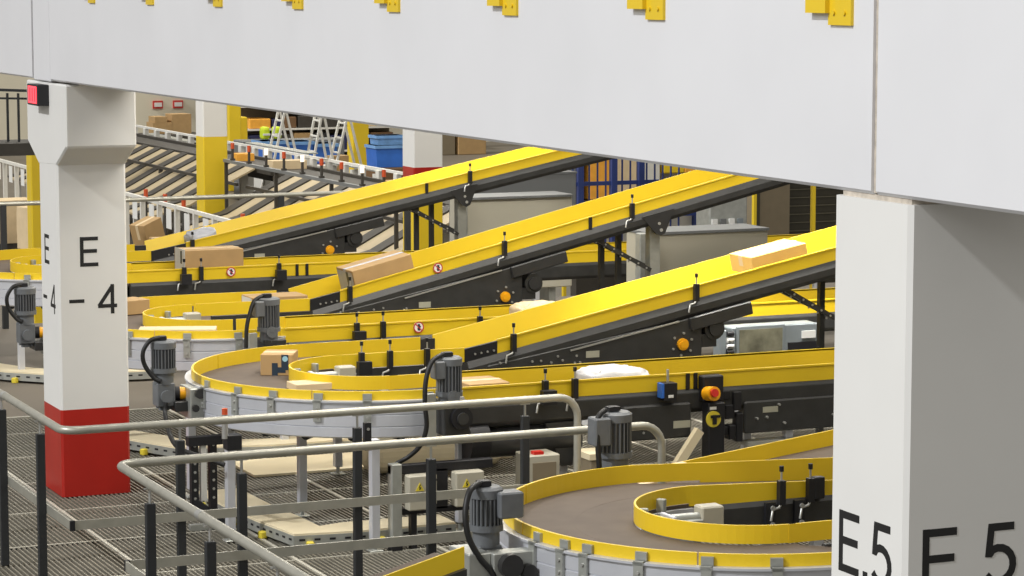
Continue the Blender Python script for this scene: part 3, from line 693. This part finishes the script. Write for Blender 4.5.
# floor cabinets under the straight conveyor
t = thing('drive_cabinet', 'pale cabinet with red lamp on top, under the straight conveyor near the tube rail end', 'cabinet', (7.3, 16.25, 0))
q = MB().box(7.19, 7.42, 16.15, 16.37, .06, .55); q.build('housing', 'panel_grey', t, .008); MB().box(7.22, 7.39, 16.144, 16.15, .15, .5).build('door', 'brown_panel', t); MB().box(7.24, 7.31, 16.17, 16.23, .55, .57).build('lamp', 'red_plastic', t); MB().box(7.2, 7.41, 16.16, 16.36, 0, .06).build('plinth', 'black_plastic', t)
t = thing('drive_cabinet', 'small pale cabinet behind the tube rail end, beside the big finned motor', 'cabinet', (7.7, 16.2, 0))
q = MB().box(7.62, 7.76, 16.1, 16.32, .06, .5); q.build('housing', 'brown_panel', t, .008); MB().box(7.61, 7.77, 16.09, 16.33, .5, .54).build('lid', 'cream_board', t); MB().box(7.63, 7.75, 16.11, 16.31, 0, .06).build('plinth', 'black_plastic', t)
# black perforated bracket bundle and sensor on the left leg of the curve
t = thing('cable_rack', 'black perforated cable rack beside the silver legs of the tape-marked carton\'s curve', 'rack', (5.3, 17.3, 0))
q = MB()
for k in range(2):
    q.box(5.2 + k * .13, 5.25 + k * .13, 17.25, 17.3, .16 - k * .02, .62)
q.bar((5.22, 17.27, .2), (5.42, 17.2, .04), .04, .05); q.box(5.18, 5.42, 17.24, 17.31, .58, .64)
q.build('perforated_strip', 'black_plastic', t)
q = MB()
for k in range(2):
    for i in range(7): q.cyl((5.225 + k * .13, 17.249, .22 + i * .06), (5.225 + k * .13, 17.246, .22 + i * .06), .01, 6)
q.build('hole_row', 'bolt', t); MB().box(5.27, 5.31, 17.26, 17.3, .2, .6).build('white_strip', 'white_label', t); MB().box(5.19, 5.41, 17.25, 17.3, 0, .04).build('foot', 'galvanised', t)
q = MB().cyl((5.29, 16.78, .7), (5.29, 16.78, .86), .022, 10, 1); q.cyl((5.29, 16.78, .86), (5.29, 16.78, .9), .02, 10, 2); q.box(5.3, 5.4, 16.76, 16.86, .62, .72); q.build('stub_sensor', ['black_plastic', 'bolt', 'lamp_orange'], c3, .003)
MB().tube(smooth_path([(5.12, 17.55, .84), (5.1, 17.5, .74), (5.05, 17.1, .62), (5.15, 16.8, .58), (5.26, 16.7, .54)]), .016, 8).build('floor_cable', 'cable_black', c3)
# small black clamp posts in front of the curve skirts
for uu, vv2, z0, z1, par in ((6.03, 16.1, .68, .86, c3), (6.43, 19.62, .72, .86, c2)):
    q = MB().box(uu - .022, uu + .022, vv2 - .02, vv2 + .02, z0, z1); q.cyl((uu, vv2 - .02, z1 - .04), (uu, vv2 - .026, z1 - .04), .01, 6, 1); q.cyl((uu, vv2 - .02, z0 + .05), (uu, vv2 - .026, z0 + .05), .01, 6, 1)
    q.build('clamp_post', ['black_plastic', 'bolt'], par)

# ------------------------------------------------------------------ cable ducts on the floor
def cable_duct(label, pts, w=.3, feet=()):
    """walked outer edge pts; boards lie to the left of the walking direction"""
    t = thing('cable_duct', label, 'cable duct', (sum(p[0] for p in pts) / len(pts), sum(p[1] for p in pts) / len(pts), 0))
    n = len(pts); nor = []
    for i in range(n):
        a = Vector(pts[max(i - 1, 0)]); b = Vector(pts[min(i + 1, n - 1)]); d = (b - a).normalized(); nor.append(Vector((-d.y, d.x)))
    for i in range(n - 1):
        a, b = Vector(pts[i]), Vector(pts[i + 1]); ia, ib = a + nor[i] * w, b + nor[i + 1] * w
        P = [a, b, ib, ia]
        q = MB().hexa([(p.x, p.y, .088) for p in P] + [(p.x, p.y, .102) for p in P]); q.build('cover_board', 'cream_board', t)
        d = (b - a).normalized(); L = (b - a).length
        q = MB().bar((a.x, a.y, .055), (b.x, b.y, .055), .012, .068)
        k = int(L / .09)
        for s_ in range(k):
            p = a + d * (s_ + .5) * L / k - Vector((-d.y, d.x)) * .0065
            q.bar((p.x - d.x * .02, p.y - d.y * .02, .06), (p.x + d.x * .02, p.y + d.y * .02, .06), .002, .014, 1)
        q.build('slotted_side', ['galvanised', 'black_plastic'], t)
        MB().bar((ia.x, ia.y, .055), (ib.x, ib.y, .055), .012, .068).build('inner_side', 'galvanised', t)
        m_ = a + d * L * .25 - Vector((-d.y, d.x)) * .02
        MB().obox((m_.x, m_.y, .025), (.05, .05, .05), math.atan2(d.y, d.x)).build('foot', 'warn_yellow', t, .006)
    return t
cable_duct('cream-topped cable duct bending on the grating under the tape-marked carton\'s curve', [(5.5, 18.1), (5.52, 17.45), (5.56, 16.98), (5.64, 16.42), (6.04, 16.36), (6.75, 16.36)], .3)
cable_duct('cream-topped cable duct on the floor just right of the E -4 column\'s foot', [(5.4, 21.6), (5.5, 20.75), (5.68, 20.36), (5.9, 19.88), (6.6, 19.72), (7.6, 19.72)], .3)
cable_duct('cream-topped cable duct on the floor seen left of the E -4 column', [(5.3, 26.0), (5.33, 25.1), (5.6, 24.5), (5.97, 24.12), (7.0, 24.0)], .3)
q = MB().box(6.2, 8.3, 18.95, 19.6, 0.003, .02)
tag(q.build('floor_board', 'cream_board'), 'thin pale board on the grating behind the silver legs', 'board')
q = MB().box(7.0, 8.1, 18.62, 18.92, .005, .24)
tag(q.build('cream_plinth', 'cream_board', None, .1, 4), 'long pale rounded plinth on the floor behind the silver legs', 'plinth')

# ------------------------------------------------------------------ tube railings
def railing(label, vr, u_end, drop, posts_u, posts_v, v_from, mid_u1, endcap=False):
    t = thing('tube_railing', label, 'railing', (U0, vr, 0))
    ux = 3.8; z = 1.1; r = .024; sgn = 1 if v_from > vr else -1
    pts = [(ux, v_from, z)] + [(ux + .1 * (1 - math.cos(a)), vr + sgn * .1 * (1 - math.sin(a)), z) for a in [k * PI / 10 for k in range(6)]]
    pts += [(u_end - .13 + .13 * math.sin(a), vr, z - .13 * (1 - math.cos(a))) for a in [k * PI / 12 for k in range(7)]]
    pts.append((u_end, vr, drop))
    MB().tube(pts, r, 14).build('top_tube', 'tube_steel', t)
    spots = [(u, vr) for u in posts_u] + [(ux, v) for v in posts_v]
    for u, v in spots:
        q = MB().box(u - .025, u + .025, v - .02, v + .02, 0, 1.0); q.build('post', 'post_charcoal', t, .003)
        q = MB().cyl((u, v, 1.0), (u, v, 1.08), .008, 8); q.box(u - .03, u + .03, v - .012, v + .012, 1.072, 1.08); q.build('pin', 'bolt', t)
    q = MB().box(ux + .05, u_end if mid_u1 is None else mid_u1, vr - .034, vr - .022, .52, .575); q.build('mid_rail', 'tube_steel', t)
    q = MB().box(ux + .026, ux + .038, min(vr - .034, v_from), max(vr - .034, v_from), .52, .575); q.box(ux + .024, ux + .052, vr - .04, vr - .02, .518, .577, 1); q.build('mid_rail', ['tube_steel', 'black_plastic'], t)
    MB().cyl((u_end, vr, 0), (u_end, vr, drop + .02), r, 12).build('end_upright', 'tube_steel', t)
    # couplings
    for v in ((v_from * .45 + vr * .55),):
        MB().cyl((ux, v - .03, z), (ux, v + .03, z), r * 1.08, 14).build('coupling', 'bolt', t)
    return t
railing('steel tube railing with dark posts passing in front of the red column foot', 15.15, 7.08, .55, (4.5, 5.61, 6.72), (15.7, 16.7, 17.7), 18.4, None)
railing('nearer steel tube railing whose corner points at the red column foot', 13.98, 7.08, .55, (4.5, 5.62, 6.7), (13.35, 12.31, 11.3), 10.6, None)

# ------------------------------------------------------------------ far hall, beyond the belts
column('concrete_column', 'far white column with yellow painted lower half among the tan chutes', 16.0, 51.95, -2, 4, 'column_yellow', .57)
fc = column('concrete_column', 'far white column with red and yellow bands behind the farthest rising conveyor', 16.0, 40.5, .2, 4, 'red_paint', .68)
fc.location.z = -2
for ch in fc.children: ch.location.z = 2.2
column('concrete_column', 'distant column painted all yellow beside the blue sheeting', 27.7, 75.0, -2, 4, 'column_yellow', .6)
MB().box(16.0, 16.0 + CW, 40.5, 40.5 + CW, -2, .2).build('painted_band', 'column_yellow', fc, .016)['label'] = 'yellow painted band below the red one'
t = tag(MB().box(22.25, 22.6, 69.9, 70.3, -2, 4).build('yellow_post', 'column_yellow', None, .02), 'distant yellow steel post just right of the far yellow-footed column', 'post')
t = tag(MB().box(22.52, 22.95, 70.4, 70.9, -2, -0.02).build('yellow_cabinet', 'column_yellow', None, .03), 'distant yellow cabinet right of the yellow steel post', 'cabinet')
# sorter line with chutes
t = thing('sorter_conveyor', 'dark sorter conveyor line in the far hall feeding the tan chutes', 'conveyor', (18.2, 52, -2))
MB().box(17.75, 18.6, 41.5, 68, -.3, -.22).build('belt', 'chute_dark', t)
MB().box(17.66, 17.74, 41.5, 68, -.3, -.16).build('near_rail', 'chute_dark', t); MB().box(18.62, 18.7, 41.5, 68, -.3, -.16).build('far_rail', 'chute_dark', t); MB().box(18.78, 18.84, 41.5, 68, -.02, .03).build('guide_rail', 'white_steel', t)
for k in range(27): MB().box(18.76, 18.86, 41.6 + k * .97, 41.78 + k * .97, -.3, -.02).build('rail_post', 'white_steel', t)
for k in range(12): MB().box(17.9, 18.05, 41.6 + k * 2.3, 41.75 + k * 2.3, -2, -.3).build('leg', 'white_steel', t)
t = thing('pipe_rail', 'long dark pipe running across the tan chutes below the far sorter line', 'pipe', (16.9, 52, -2))
MB().bar((16.88, 39, -.45), (16.88, 51.9, -.45), .05, .06).build('pipe', 'chute_dark', t); MB().bar((16.88, 52.5, -.45), (16.88, 68, -.45), .05, .06).build('pipe', 'chute_dark', t)
for y in (40.2, 46, 50.5, 58, 66): MB().box(16.84, 16.92, y, y + .08, -2, -.48).build('leg', 'chute_dark', t)
chute0 = thing('sorting_chute', 'tan sloping parcel chute of the far sorter line', 'chute', (16.6, 0, -2), 'tan chutes of the far sorter')
def slide(y0, y1, dz=0):
    P = [(17.62, -.2 + dz), (16.95, -.52 + dz), (16.2, -.92 + dz), (15.3, -1.15 + dz)]
    return MB().strip(P[::-1], .04, y0, y1)
slide(.0, .6).build('slide', 'chute_tan', chute0)
slide(.62, 1.03, .03).build('shaded_gap', 'chute_dark', chute0)  # flat dark strip, the shade of the gap between slides put into its colour
for uu, zz in ((15.5, -1.17), (16.7, -.72)):
    MB().box(uu, uu + .08, .7, .78, -2, zz).build('leg', 'white_steel', chute0)
def dup(root, loc):
    r = root.copy(); C.objects.link(r); r.location = loc
    for ch in list(root.children):
        c_ = ch.copy(); C.objects.link(c_); c_.parent = r
    return r
for k in range(24):
    y = 41.0 + 1.05 * k
    if 50.8 < y < 52.6 or y < 41.2: continue
    if k == 1: chute0.location.y = y
    else: dup(chute0, (16.6, y, -2))
# white posts at the chute ends
post0 = thing('chute_post', 'white upright post at the end of the tan chutes', 'post', (13.0, 0, -2), 'white posts at the chute ends')
MB().box(12.96, 13.04, -.04, .04, -2, -.08).build('upright', 'white_steel', post0)
MB().box(12.955, 12.96, .2, .5, -.5, -.16).build('label_card', 'white_label', post0)
MB().box(12.97, 13.03, -.04, 1.02, -.14, -.08).build('top_bar', 'white_steel', post0)
for k in range(17):
    y = 40.6 + 1.05 * k
    if k == 0: post0.location.y = y
    else: dup(post0, (13.0, y, -2))
# signal lamps
sl0 = thing('signal_lamp', 'small red and orange signal lamp post between the tan chutes', 'lamp', (16.4, 0, -2), 'signal lamps on the chute line')
MB().cyl((16.4, 0, .17), (16.4, 0, .37), .028, 8).build('stem', 'chute_dark', sl0)
MB().cyl((16.4, 0, .36), (16.4, 0, .48), .036, 10).build('lens', 'lamp_orange', sl0)
MB().box(16.36, 16.44, -.05, .05, .13, .17).build('foot', 'chute_dark', sl0)
lr = thing('lamp_rail', 'long dark rail carrying the red signal lamps over the tan chutes', 'rail', (16.4, 47, -2))
MB().box(16.36, 16.44, 42.2, 51.8, .07, .13).build('rail', 'panel_dark', lr)
for y in (42.3, 45.5, 48.6, 51.7): MB().box(16.37, 16.43, y, y + .06, -2, .07).build('leg', 'chute_dark', lr)
for k in range(9):
    y = 42.9 + 1.05 * k
    if k == 0: sl0.location.y = y
    else:
        r = dup(sl0, (16.4, y, -2))
        if k in (1, 4, 6):
            for ch in r.children:
                if ch.name.startswith('lens'):
                    ch.data = ch.data.copy(); ch.data.materials[0] = MATS['lamp_white']
            r['label'] = 'signal lamp glowing white among the red lamps of the chute line'; r['group'] = 'lit signal lamps on the chute line'
so0 = thing('push_button_post', 'orange-topped button post at the lower ends of the tan chutes', 'button post', (14.3, 0, -2), 'orange button posts by the chutes')
MB().cyl((14.3, 0, -2), (14.3, 0, -.45), .03, 8).build('stem', 'chute_dark', so0); MB().cyl((14.3, 0, -.45), (14.3, 0, -.3), .04, 10).build('button_head', 'lamp_orange', so0)
for k, y in enumerate((50.2, 48.9, 47.7, 44.2, 43.0, 58, 59.2)):
    if k == 0: so0.location.y = y
    else: dup(so0, (14.3, y, -2))
# grey handrail behind the farthest belts
t = thing('hand_rail', 'thin grey handrail behind the farthest rising conveyor, before the white posts', 'railing', (9.5, 28.3, 0))
q = MB().cyl((4, 28.3, 1.33), (11.2, 28.3, 1.33), .025, 10); q.build('top_tube', 'tube_steel', t)
for u in (4.2, 6.5, 9.6, 11.1): MB().box(u - .03, u + .03, 28.27, 28.33, 0, 1.32).build('post', 'post_charcoal', t)
# cartons waiting in the chute bays
for k, (u, y, z, s_, r_) in enumerate(((12.2, 42.75, -.43, .42, .5), (12.2, 41.9, -.6, .35, .1), (11.2, 43.6, -1.05, .6, .2), (12.3, 52.9, -1.05, .85, .1), (12.4, 51.65, -1.0, .45, .1), (12.4, 50.6, -1.0, .8, .3))):
    lab = ['open brown carton tilted between the white posts right of the E -4 column', 'small carton next to the tilted open carton by the white posts', 'large carton below the tilted open carton by the white posts',
           'tall pale carton between white posts left of the E -4 column', 'wide pale carton at the left end of the white posts', 'pale carton behind the E -4 column\'s left edge'][k]
    tt, R = carton('cardboard_carton', lab, 'box', (u, y, z), (s_, s_ * .8, s_), r_, .3 if k < 1 else 0, 'cardboard' if k < 3 else 'cardboard_pale', tape='cardboard_pale')
    MB().box(u - s_ / 2, u + s_ / 2, y - s_ * .4, y + s_ * .4, -2, z - s_ / 2).build('stand', 'chute_dark', tt)
# back wall signs
for k, y in enumerate((25.35, 26.05)):
    o = thing('wall_sign', ['left red-framed sign on the distant white wall', 'right red-framed sign on the distant white wall'][k], 'sign', (y, 87.9, -.4))
    MB().box(y, y + .34, 87.93, 88, -.6, -.34).build('frame', 'sign_red', o); MB().box(y + .04, y + .3, 87.91, 87.93, -.54, -.4).build('face', 'sign_white', o)
# white racks and cartons at the left back
for k in range(3):
    o = thing('white_rack', ['low white steel rack under the red-framed signs', 'low white steel rack right of the yellow-footed far column', 'low white steel rack by the blue totes'][k], 'rack', ((20.5, 20.8, 21.0)[k], (70, 60, 56)[k], -2))
    y = (70, 60, 56)[k]; u = (20.5, 20.2, 20.4)[k]; zt = (-.5, -.2, -.35)[k]
    MB().box(u, u + .3, y - 2.2, y + 2.2, zt - .03, zt).build('shelf', 'galvanised', o)
    for d_ in (-2.1, -.7, .7, 2): MB().box(u, u + .15, y + d_, y + d_ + .15, -2, zt - .08).build('leg', 'white_steel', o)
for k, (u, y, z, w, h) in enumerate(((23.25, 80, -.8, .62, .34), (23.85, 80, -.68, .62, .6), (23.2, 80, -.54, .38, .18))):
    tt, R = carton('cardboard_carton', ['brown carton stacked on the rack under the left sign', 'bigger brown carton stacked under the right sign', 'small carton on top of the left stacked carton'][k], 'box', (u, y, z), (w, .7, h), 0, 0, 'cardboard', tape=None)
o = tag(MB().box(22.6, 24.5, 79.4, 80.6, -2, -.98).build('loading_table', 'chute_dark', None, .03), 'dark table under the stacked cartons by the distant wall', 'table')
# blue totes, hi-vis jackets, step ladders
def tote(u, y, z, w, d_, h, label, m='blue_tote'):
    o = thing('blue_tote', label, 'tote', (u, y, z))
    MB().prism([(u - w / 2 * .92, z), (u + w / 2 * .92, z), (u + w / 2, z + h), (u - w / 2, z + h)], 'y', y - d_ / 2, y + d_ / 2).build('tub', m, o)
    MB().box(u - w / 2 - .03, u + w / 2 + .03, y - d_ / 2 - .03, y + d_ / 2 + .03, z + h - .08, z + h).build('rim', 'blue_pale', o)
    return o
tote(22.1, 66, -.95, .66, .8, .55, 'leftmost blue tote behind the signal lamps'); tote(22.82, 66.0, -.98, .66, .8, .55, 'pale-rimmed middle blue tote behind the signal lamps'); tote(23.5, 66.0, -1.0, .6, .8, .5, 'blue tote partly behind the step ladders')
o = tag(MB().box(21.7, 23.9, 65.5, 66.5, -2, -1.03).build('tote_table', 'white_steel', None, .03), 'low white table carrying the blue totes', 'table')
tote(26.85, 70.0, -1.45, .95, .8, .6, 'large blue bin between the all-yellow column and the red-footed column'); tote(26.85, 70.0, -.84, .8, .6, .26, 'pale blue tote on top of the large blue bin', 'blue_pale')
o = tag(MB().box(26.3, 27.4, 69.4, 70.6, -2, -1.46).build('pallet', 'cardboard_dark', None, .02), 'dark pallet under the large blue bin', 'pallet')
for k, u in enumerate((22.3, 22.62)):
    o = thing('hivis_jacket', ['left yellow-green jacket bundle leaning above the blue totes', 'right yellow-green jacket bundle leaning above the blue totes'][k], 'jacket', (u, 66.9, -.6))
    MB().obox((u, 67.0, -.27), (.22, .3, .34), 0, 0, 0, 0).build('folded_body', 'hivis', o, .08, 3); MB().obox((u + .0, 66.84, -.3), (.2, .02, .05)).build('reflective_band', 'white_steel', o)
o = tag(MB().box(21.6, 24.4, 66.7, 67.5, -2, -.45).build('grey_shelf', 'panel_dark', None, .02), 'dark shelf unit behind the blue totes', 'shelf')
def ladder(u, y, label, w=.75, h=1.6, z=-1.75):
    o = thing('step_ladder', label, 'ladder', (u, y, -2))
    for d_ in (-.25, .25):
        q = MB().bar((u - w / 2, y + d_, -2), (u, y + d_, -2 + h + .5), .05, .06); q.build('front_stile', 'white_steel', o)
        q = MB().bar((u + w / 2, y + d_, -2), (u, y + d_, -2 + h + .5), .05, .06); q.build('back_stile', 'white_steel', o)
    for k in range(6):
        f = (k + .7) / 6.5; MB().box(u - w / 2 * (1 - f) - .03, u - w / 2 * (1 - f) + .03, y - .25, y + .25, -2 + f * (h + .5) - .02, -2 + f * (h + .5) + .02).build('tread', 'white_steel', o)
    return o
ladder(21.9, 64.4, 'leftmost white step ladder rising above the blue totes', 1.2, 2.0); ladder(22.75, 64.0, 'middle white step ladder above the blue totes', 1.0, 2.0); ladder(23.5, 64.2, 'rightmost white step ladder, beside the all-yellow column', 1.2, 1.9)
tt, R = carton('cardboard_carton', 'pale carton stack standing right of the blue totes below the ladders', 'box', (23.75, 65.6, -1.4), (.5, .6, 1.2), 0, 0, 'cardboard')
tt, R = carton('cardboard_carton', 'long pale carton on the sorter line below the blue totes', 'box', (18.25, 53.4, -.13), (.75, .4, .18), 0, 0, 'cardboard_pale')
tt, R = carton('cardboard_carton', 'long brown carton on the sorter line near the red-footed column', 'box', (18.2, 46.3, -.1), (.8, .5, .24), 0, 0, 'cardboard')
tt, R = carton('cardboard_carton', 'small carton at the left end of the sorter line cartons', 'box', (18.2, 56.2, -.14), (.4, .4, .16), 0, 0, 'orange_box')
o = tag(MB().box(18.95, 20.2, 41.5, 68, -.72, -.55).build('side_table', 'chute_dark', None, .02), 'dark side deck along the far sorter conveyor', 'deck')
# dark shelving with goods at the far back, behind ladders
o = thing('far_shelving', 'distant shelving filled with dark and brown goods behind the step ladders', 'shelving', (30, 84, -2))
MB().box(26.8, 32.5, 84.5, 85, -2, 3).build('back_panel', 'brown_panel', o)
for k in range(5): MB().box(26.8, 32.5, 83.2, 84.5, -1.9 + k * .75, -1.84 + k * .75).build('shelf', 'white_steel', o)
rr = random.Random(5)
cols = ['navy_cloth', 'cardboard', 'cardboard_dark', 'chute_dark', 'cardboard_pale', 'blue_tote', 'dark_steel', 'orange_box']
n = 0
for k in range(2):
    x = 27.2
    while x < 31.7:
        w = rr.uniform(.35, .9); h = rr.uniform(.3, .62)
        b_ = MB().box(x, x + w - .05, 83.25, 84.2, -1.84 + k * .75, -1.84 + k * .75 + h).build('stored_goods', cols[rr.randrange(len(cols))], None, .03)
        tag(b_, 'stored box on the distant shelving behind the step ladders', 'box', 'boxes on the distant shelving'); x += w
o = tag(MB().box(32.2, 32.9, 81.6, 82.2, -2, 0).build('storage_locker', 'chute_dark', None, .02), 'dark narrow locker just right of the red-banded far column', 'locker')
o = tag(MB().box(33.0, 33.7, 81.6, 82.2, -2, 0).build('storage_locker', 'brown_panel', None, .02), 'brown locker right of the dark narrow locker', 'locker')
o = tag(MB().box(33.8, 34.8, 81.6, 82.2, -2, 0).build('storage_locker', 'cardboard', None, .02), 'tan locker above the top of the farthest rising conveyor', 'locker')
# left background beyond the E-4 column
t = thing('stair_railing', 'black stair railing high in the left background', 'railing', (9.4, 40, 0))
q = MB()
for k in range(6): MB().box(8.95 + k * .14, 8.98 + k * .14, 40 - k * .1, 40.04 - k * .1, 1.3, 2.02).build('baluster', 'post_charcoal', t)
MB().bar((8.8, 40, 2.08), (9.9, 39.6, 2.04), .04, .04).build('top_tube', 'post_charcoal', t); MB().bar((8.8, 40, 1.95), (9.9, 39.6, 1.93), .04, .03).build('mid_rail', 'post_charcoal', t)
MB().box(8.7, 10, 39.3, 40.3, 1.12, 1.3).build('landing', 'chute_dark', t)
for u in (8.8, 9.9): MB().box(u, u + .1, 39.7, 39.8, -2, 1.13).build('leg', 'post_charcoal', t)
o = tag(MB().box(10.1, 10.36, 42.0, 42.3, -2, 1.0).build('yellow_post', 'column_yellow', None, .02), 'yellow post just left of the E -4 column', 'post')
o = tag(MB().box(6, 12, 58, 58.4, -2, 4.2).build('beige_partition', 'wall_paint', None, .02), 'pale partition wall behind the black stair railing', 'partition')
# right background: blue fence with coloured goods, dark cage
t = thing('blue_fence', 'blue steel fence with vertical bars under the beam, right of the dark guard box', 'fence', (17.4, 36, 0))
for u in (16.85, 17.85, 17.4, 19.0): MB().box(u - .045, u + .045, 35.95, 36.05, -.6, 2.4).build('post', 'blue_steel', t)
for k in range(15):
    u = 16.6 + k * .135
    MB().box(u - .011, u + .011, 35.99, 36.01, -.3, 2.3).build('bar', 'blue_steel', t)
for z in (.2, .7, 1.5): MB().box(16.5, 19.1, 35.98, 36.02, z - .03, z + .03).build('cross_rail', 'blue_steel', t)
MB().box(16.75, 19.05, 35.9, 36.1, -2, -.6).build('plinth', 'chute_dark', t)
o = tag(MB().box(16.45, 16.5, 35.7, 35.76, -2, 2).build('yellow_post', 'column_yellow'), 'thin yellow pole left of the blue fence', 'post')
labs = ['yellow', 'orange', 'white', 'pale brown']
spots = [(18.6, 40.2, .95, .5, .35, 'orange_box'), (19.15, 40.2, .95, .5, .4, 'column_yellow'), (18.55, 40.2, .1, .4, .75, 'panel_dark'), (19.05, 40.2, .1, .4, .8, 'orange_box'), (19.5, 40.2, .2, .45, .9, 'cardboard_pale'), (19.95, 40.2, .2, .4, .9, 'white_steel'), (20.4, 40.2, .5, .4, .7, 'column_yellow'), (20.8, 40.2, .5, .4, .8, 'orange_box')]
names = ['orange crate stacked at the left end behind the blue fence', 'yellow crate on top behind the blue fence', 'dark grey case low behind the left bars of the blue fence', 'orange crate low behind the blue fence', 'pale brown carton behind the middle of the blue fence', 'white case behind the middle of the blue fence', 'yellow crate behind the right bars of the blue fence', 'orange crate at the right end behind the blue fence']
for (u, y, z, w, h, m_), nm in zip(spots, names):
    tag(MB().box(u - w / 2, u + w / 2, y - .3, y + .3, z, z + h).build('stacked_crate', m_, None, .02), nm, 'crate')
o = thing('pallet_rack', 'rack holding the coloured crates behind the blue fence', 'rack', (19.7, 40.3, -2))
MB().box(18.3, 21.1, 39.85, 40.6, .04, .1).build('shelf', 'dark_steel', o); MB().box(18.3, 20.0, 39.95, 40.55, .88, .94).build('shelf', 'dark_steel', o); MB().box(18.3, 21.2, 40.6, 40.66, -2, 2).build('back_panel', 'white_steel', o)
for u in (18.3, 21.1): MB().box(u, u + .08, 40.5, 40.6, -2, 2).build('upright', 'blue_steel', o)
o = tag(MB().box(20.5, 22.0, 38, 38.3, -2, 2.4).build('corrugated_panel', 'galvanised', None, .02), 'pale grey metal panel right of the blue fence', 'panel')
t = thing('wire_cage', 'dark mesh cage in the background left of the E.5 column', 'cage', (19.7, 33.5, -2))
MB().box(18.95, 21.5, 34, 34.1, -2, 2.5).build('back_panel', 'dark_cage', t)
for k in range(14): MB().box(18.95, 21.5, 33.96, 33.98, -.4 + k * .12, -.385 + k * .12).build('wire', 'cage_wire', t)
MB().box(18.42, 18.92, 33.4, 34.0, -2, 2.5).build('side_panel', 'brown_panel', t)
MB().box(18.36, 18.42, 33.36, 33.42, -2, 2.5).build('corner_post', 'dark_cage', t)
MB().box(18.29, 18.335, 33.3, 33.36, -2, 2.5).build('yellow_edge', 'column_yellow', t)
o = tag(MB().box(15.28, 15.325, 26.46, 26.5, -0.0, 2.6).build('yellow_pole', 'column_yellow'), 'slim yellow pole left of the E.5 column, before the dark cage', 'post')
t = thing('dial_board', 'pale grey machine panel with small dials behind the grey guard box', 'panel', (17.2, 32.2, -2))
MB().box(16.9, 17.48, 32.0, 32.4, -2, .85).build('housing', 'galvanised', t, .02)
for k in range(4): MB().box(16.93 + k * .13, 17.01 + k * .13, 31.97, 32.0, .2, .5).build('display', ['white_label', 'panel_dark', 'white_label', 'equip_grey'][k], t)

# ------------------------------------------------------------------ light
sc = bpy.context.scene
w = bpy.data.worlds.new('hall_light'); sc.world = w; w.use_nodes = True
w.node_tree.nodes['Background'].inputs[0].default_value = (1.0, .965, .9, 1); w.node_tree.nodes['Background'].inputs[1].default_value = .42
def sun(d, s, col, ang):
    l = bpy.data.lights.new('daylight', 'SUN'); l.energy = s; l.color = col; l.angle = math.radians(ang)
    o = bpy.data.objects.new('daylight', l); C.objects.link(o); o.rotation_euler = Vector(d).to_track_quat('-Z', 'Y').to_euler(); o.location = (0, 0, 12)
sun((1, .15, -.82), 2.1, (.97, .98, 1.0), 3)
def area(name, loc, tgt, size, e, col):
    l = bpy.data.lights.new(name, 'AREA'); l.shape = 'RECTANGLE'; l.size, l.size_y = size; l.energy = e; l.color = col
    o = bpy.data.objects.new(name, l); C.objects.link(o); o.location = loc; o.rotation_euler = (Vector(tgt) - Vector(loc)).to_track_quat('-Z', 'Y').to_euler()
area('added_side_light', (-5, 6, 7.5), (4.7, 9.5, 3), (6, 3), 300, (.96, .98, 1))  # unseen area light added to brighten the near end of the beam
for u, v, e in ((8.5, 12.6, 130), (8, 16.5, 190), (10.6, 18.5, 190), (9, 20.5, 190), (9, 25, 190), (6.5, 14.5, 110)):
    area('ceiling_lamp', (u, v, 6.5), (u, v + 1.2, 0), (5, .6), e, (1, .95, .86))
def spot(loc, tgt, e, ang):
    l = bpy.data.lights.new('added_glare_spot', 'SPOT'); l.energy = e; l.spot_size = math.radians(ang); l.spot_blend = .6; l.shadow_soft_size = .15; l.color = (1, .96, .88)
    o = bpy.data.objects.new('added_glare_spot', l); C.objects.link(o); o.location = loc; o.rotation_euler = (Vector(tgt) - Vector(loc)).to_track_quat('-Z', 'Y').to_euler()
spot((10.7, 18.5, 4.6), (10.5, 18.75, 1.6), 1700, 60)  # added spots, no fixture known: glare on the far rails and box top
spot((11.9, 26.3, 4.6), (11.6, 26.8, 1.8), 600, 50)
for u, v in ((16, 50), (22, 64), (18, 38), (28, 78)):
    area('hall_lamp', (u, v, 9), (u, v, -2), (8, 2), 720, (1, .94, .82))

# ------------------------------------------------------------------ camera
f = 2700.
pitch = math.atan(308 / f); yaw = -math.atan2(.401, .916)
cam = bpy.data.cameras.new('camera'); cam.sensor_width = 36; cam.lens = f / 1024 * 36; cam.clip_end = 300
co = bpy.data.objects.new('camera', cam); C.objects.link(co); co.location = (0, 0, 3.69); co.rotation_euler = (PI / 2 - pitch, 0, yaw)
sc.camera = co
vs = sc.view_settings; vs.view_transform = 'Standard'; vs.look = 'None'; vs.exposure = 0; vs.gamma = 1; vs.use_curve_mapping = False
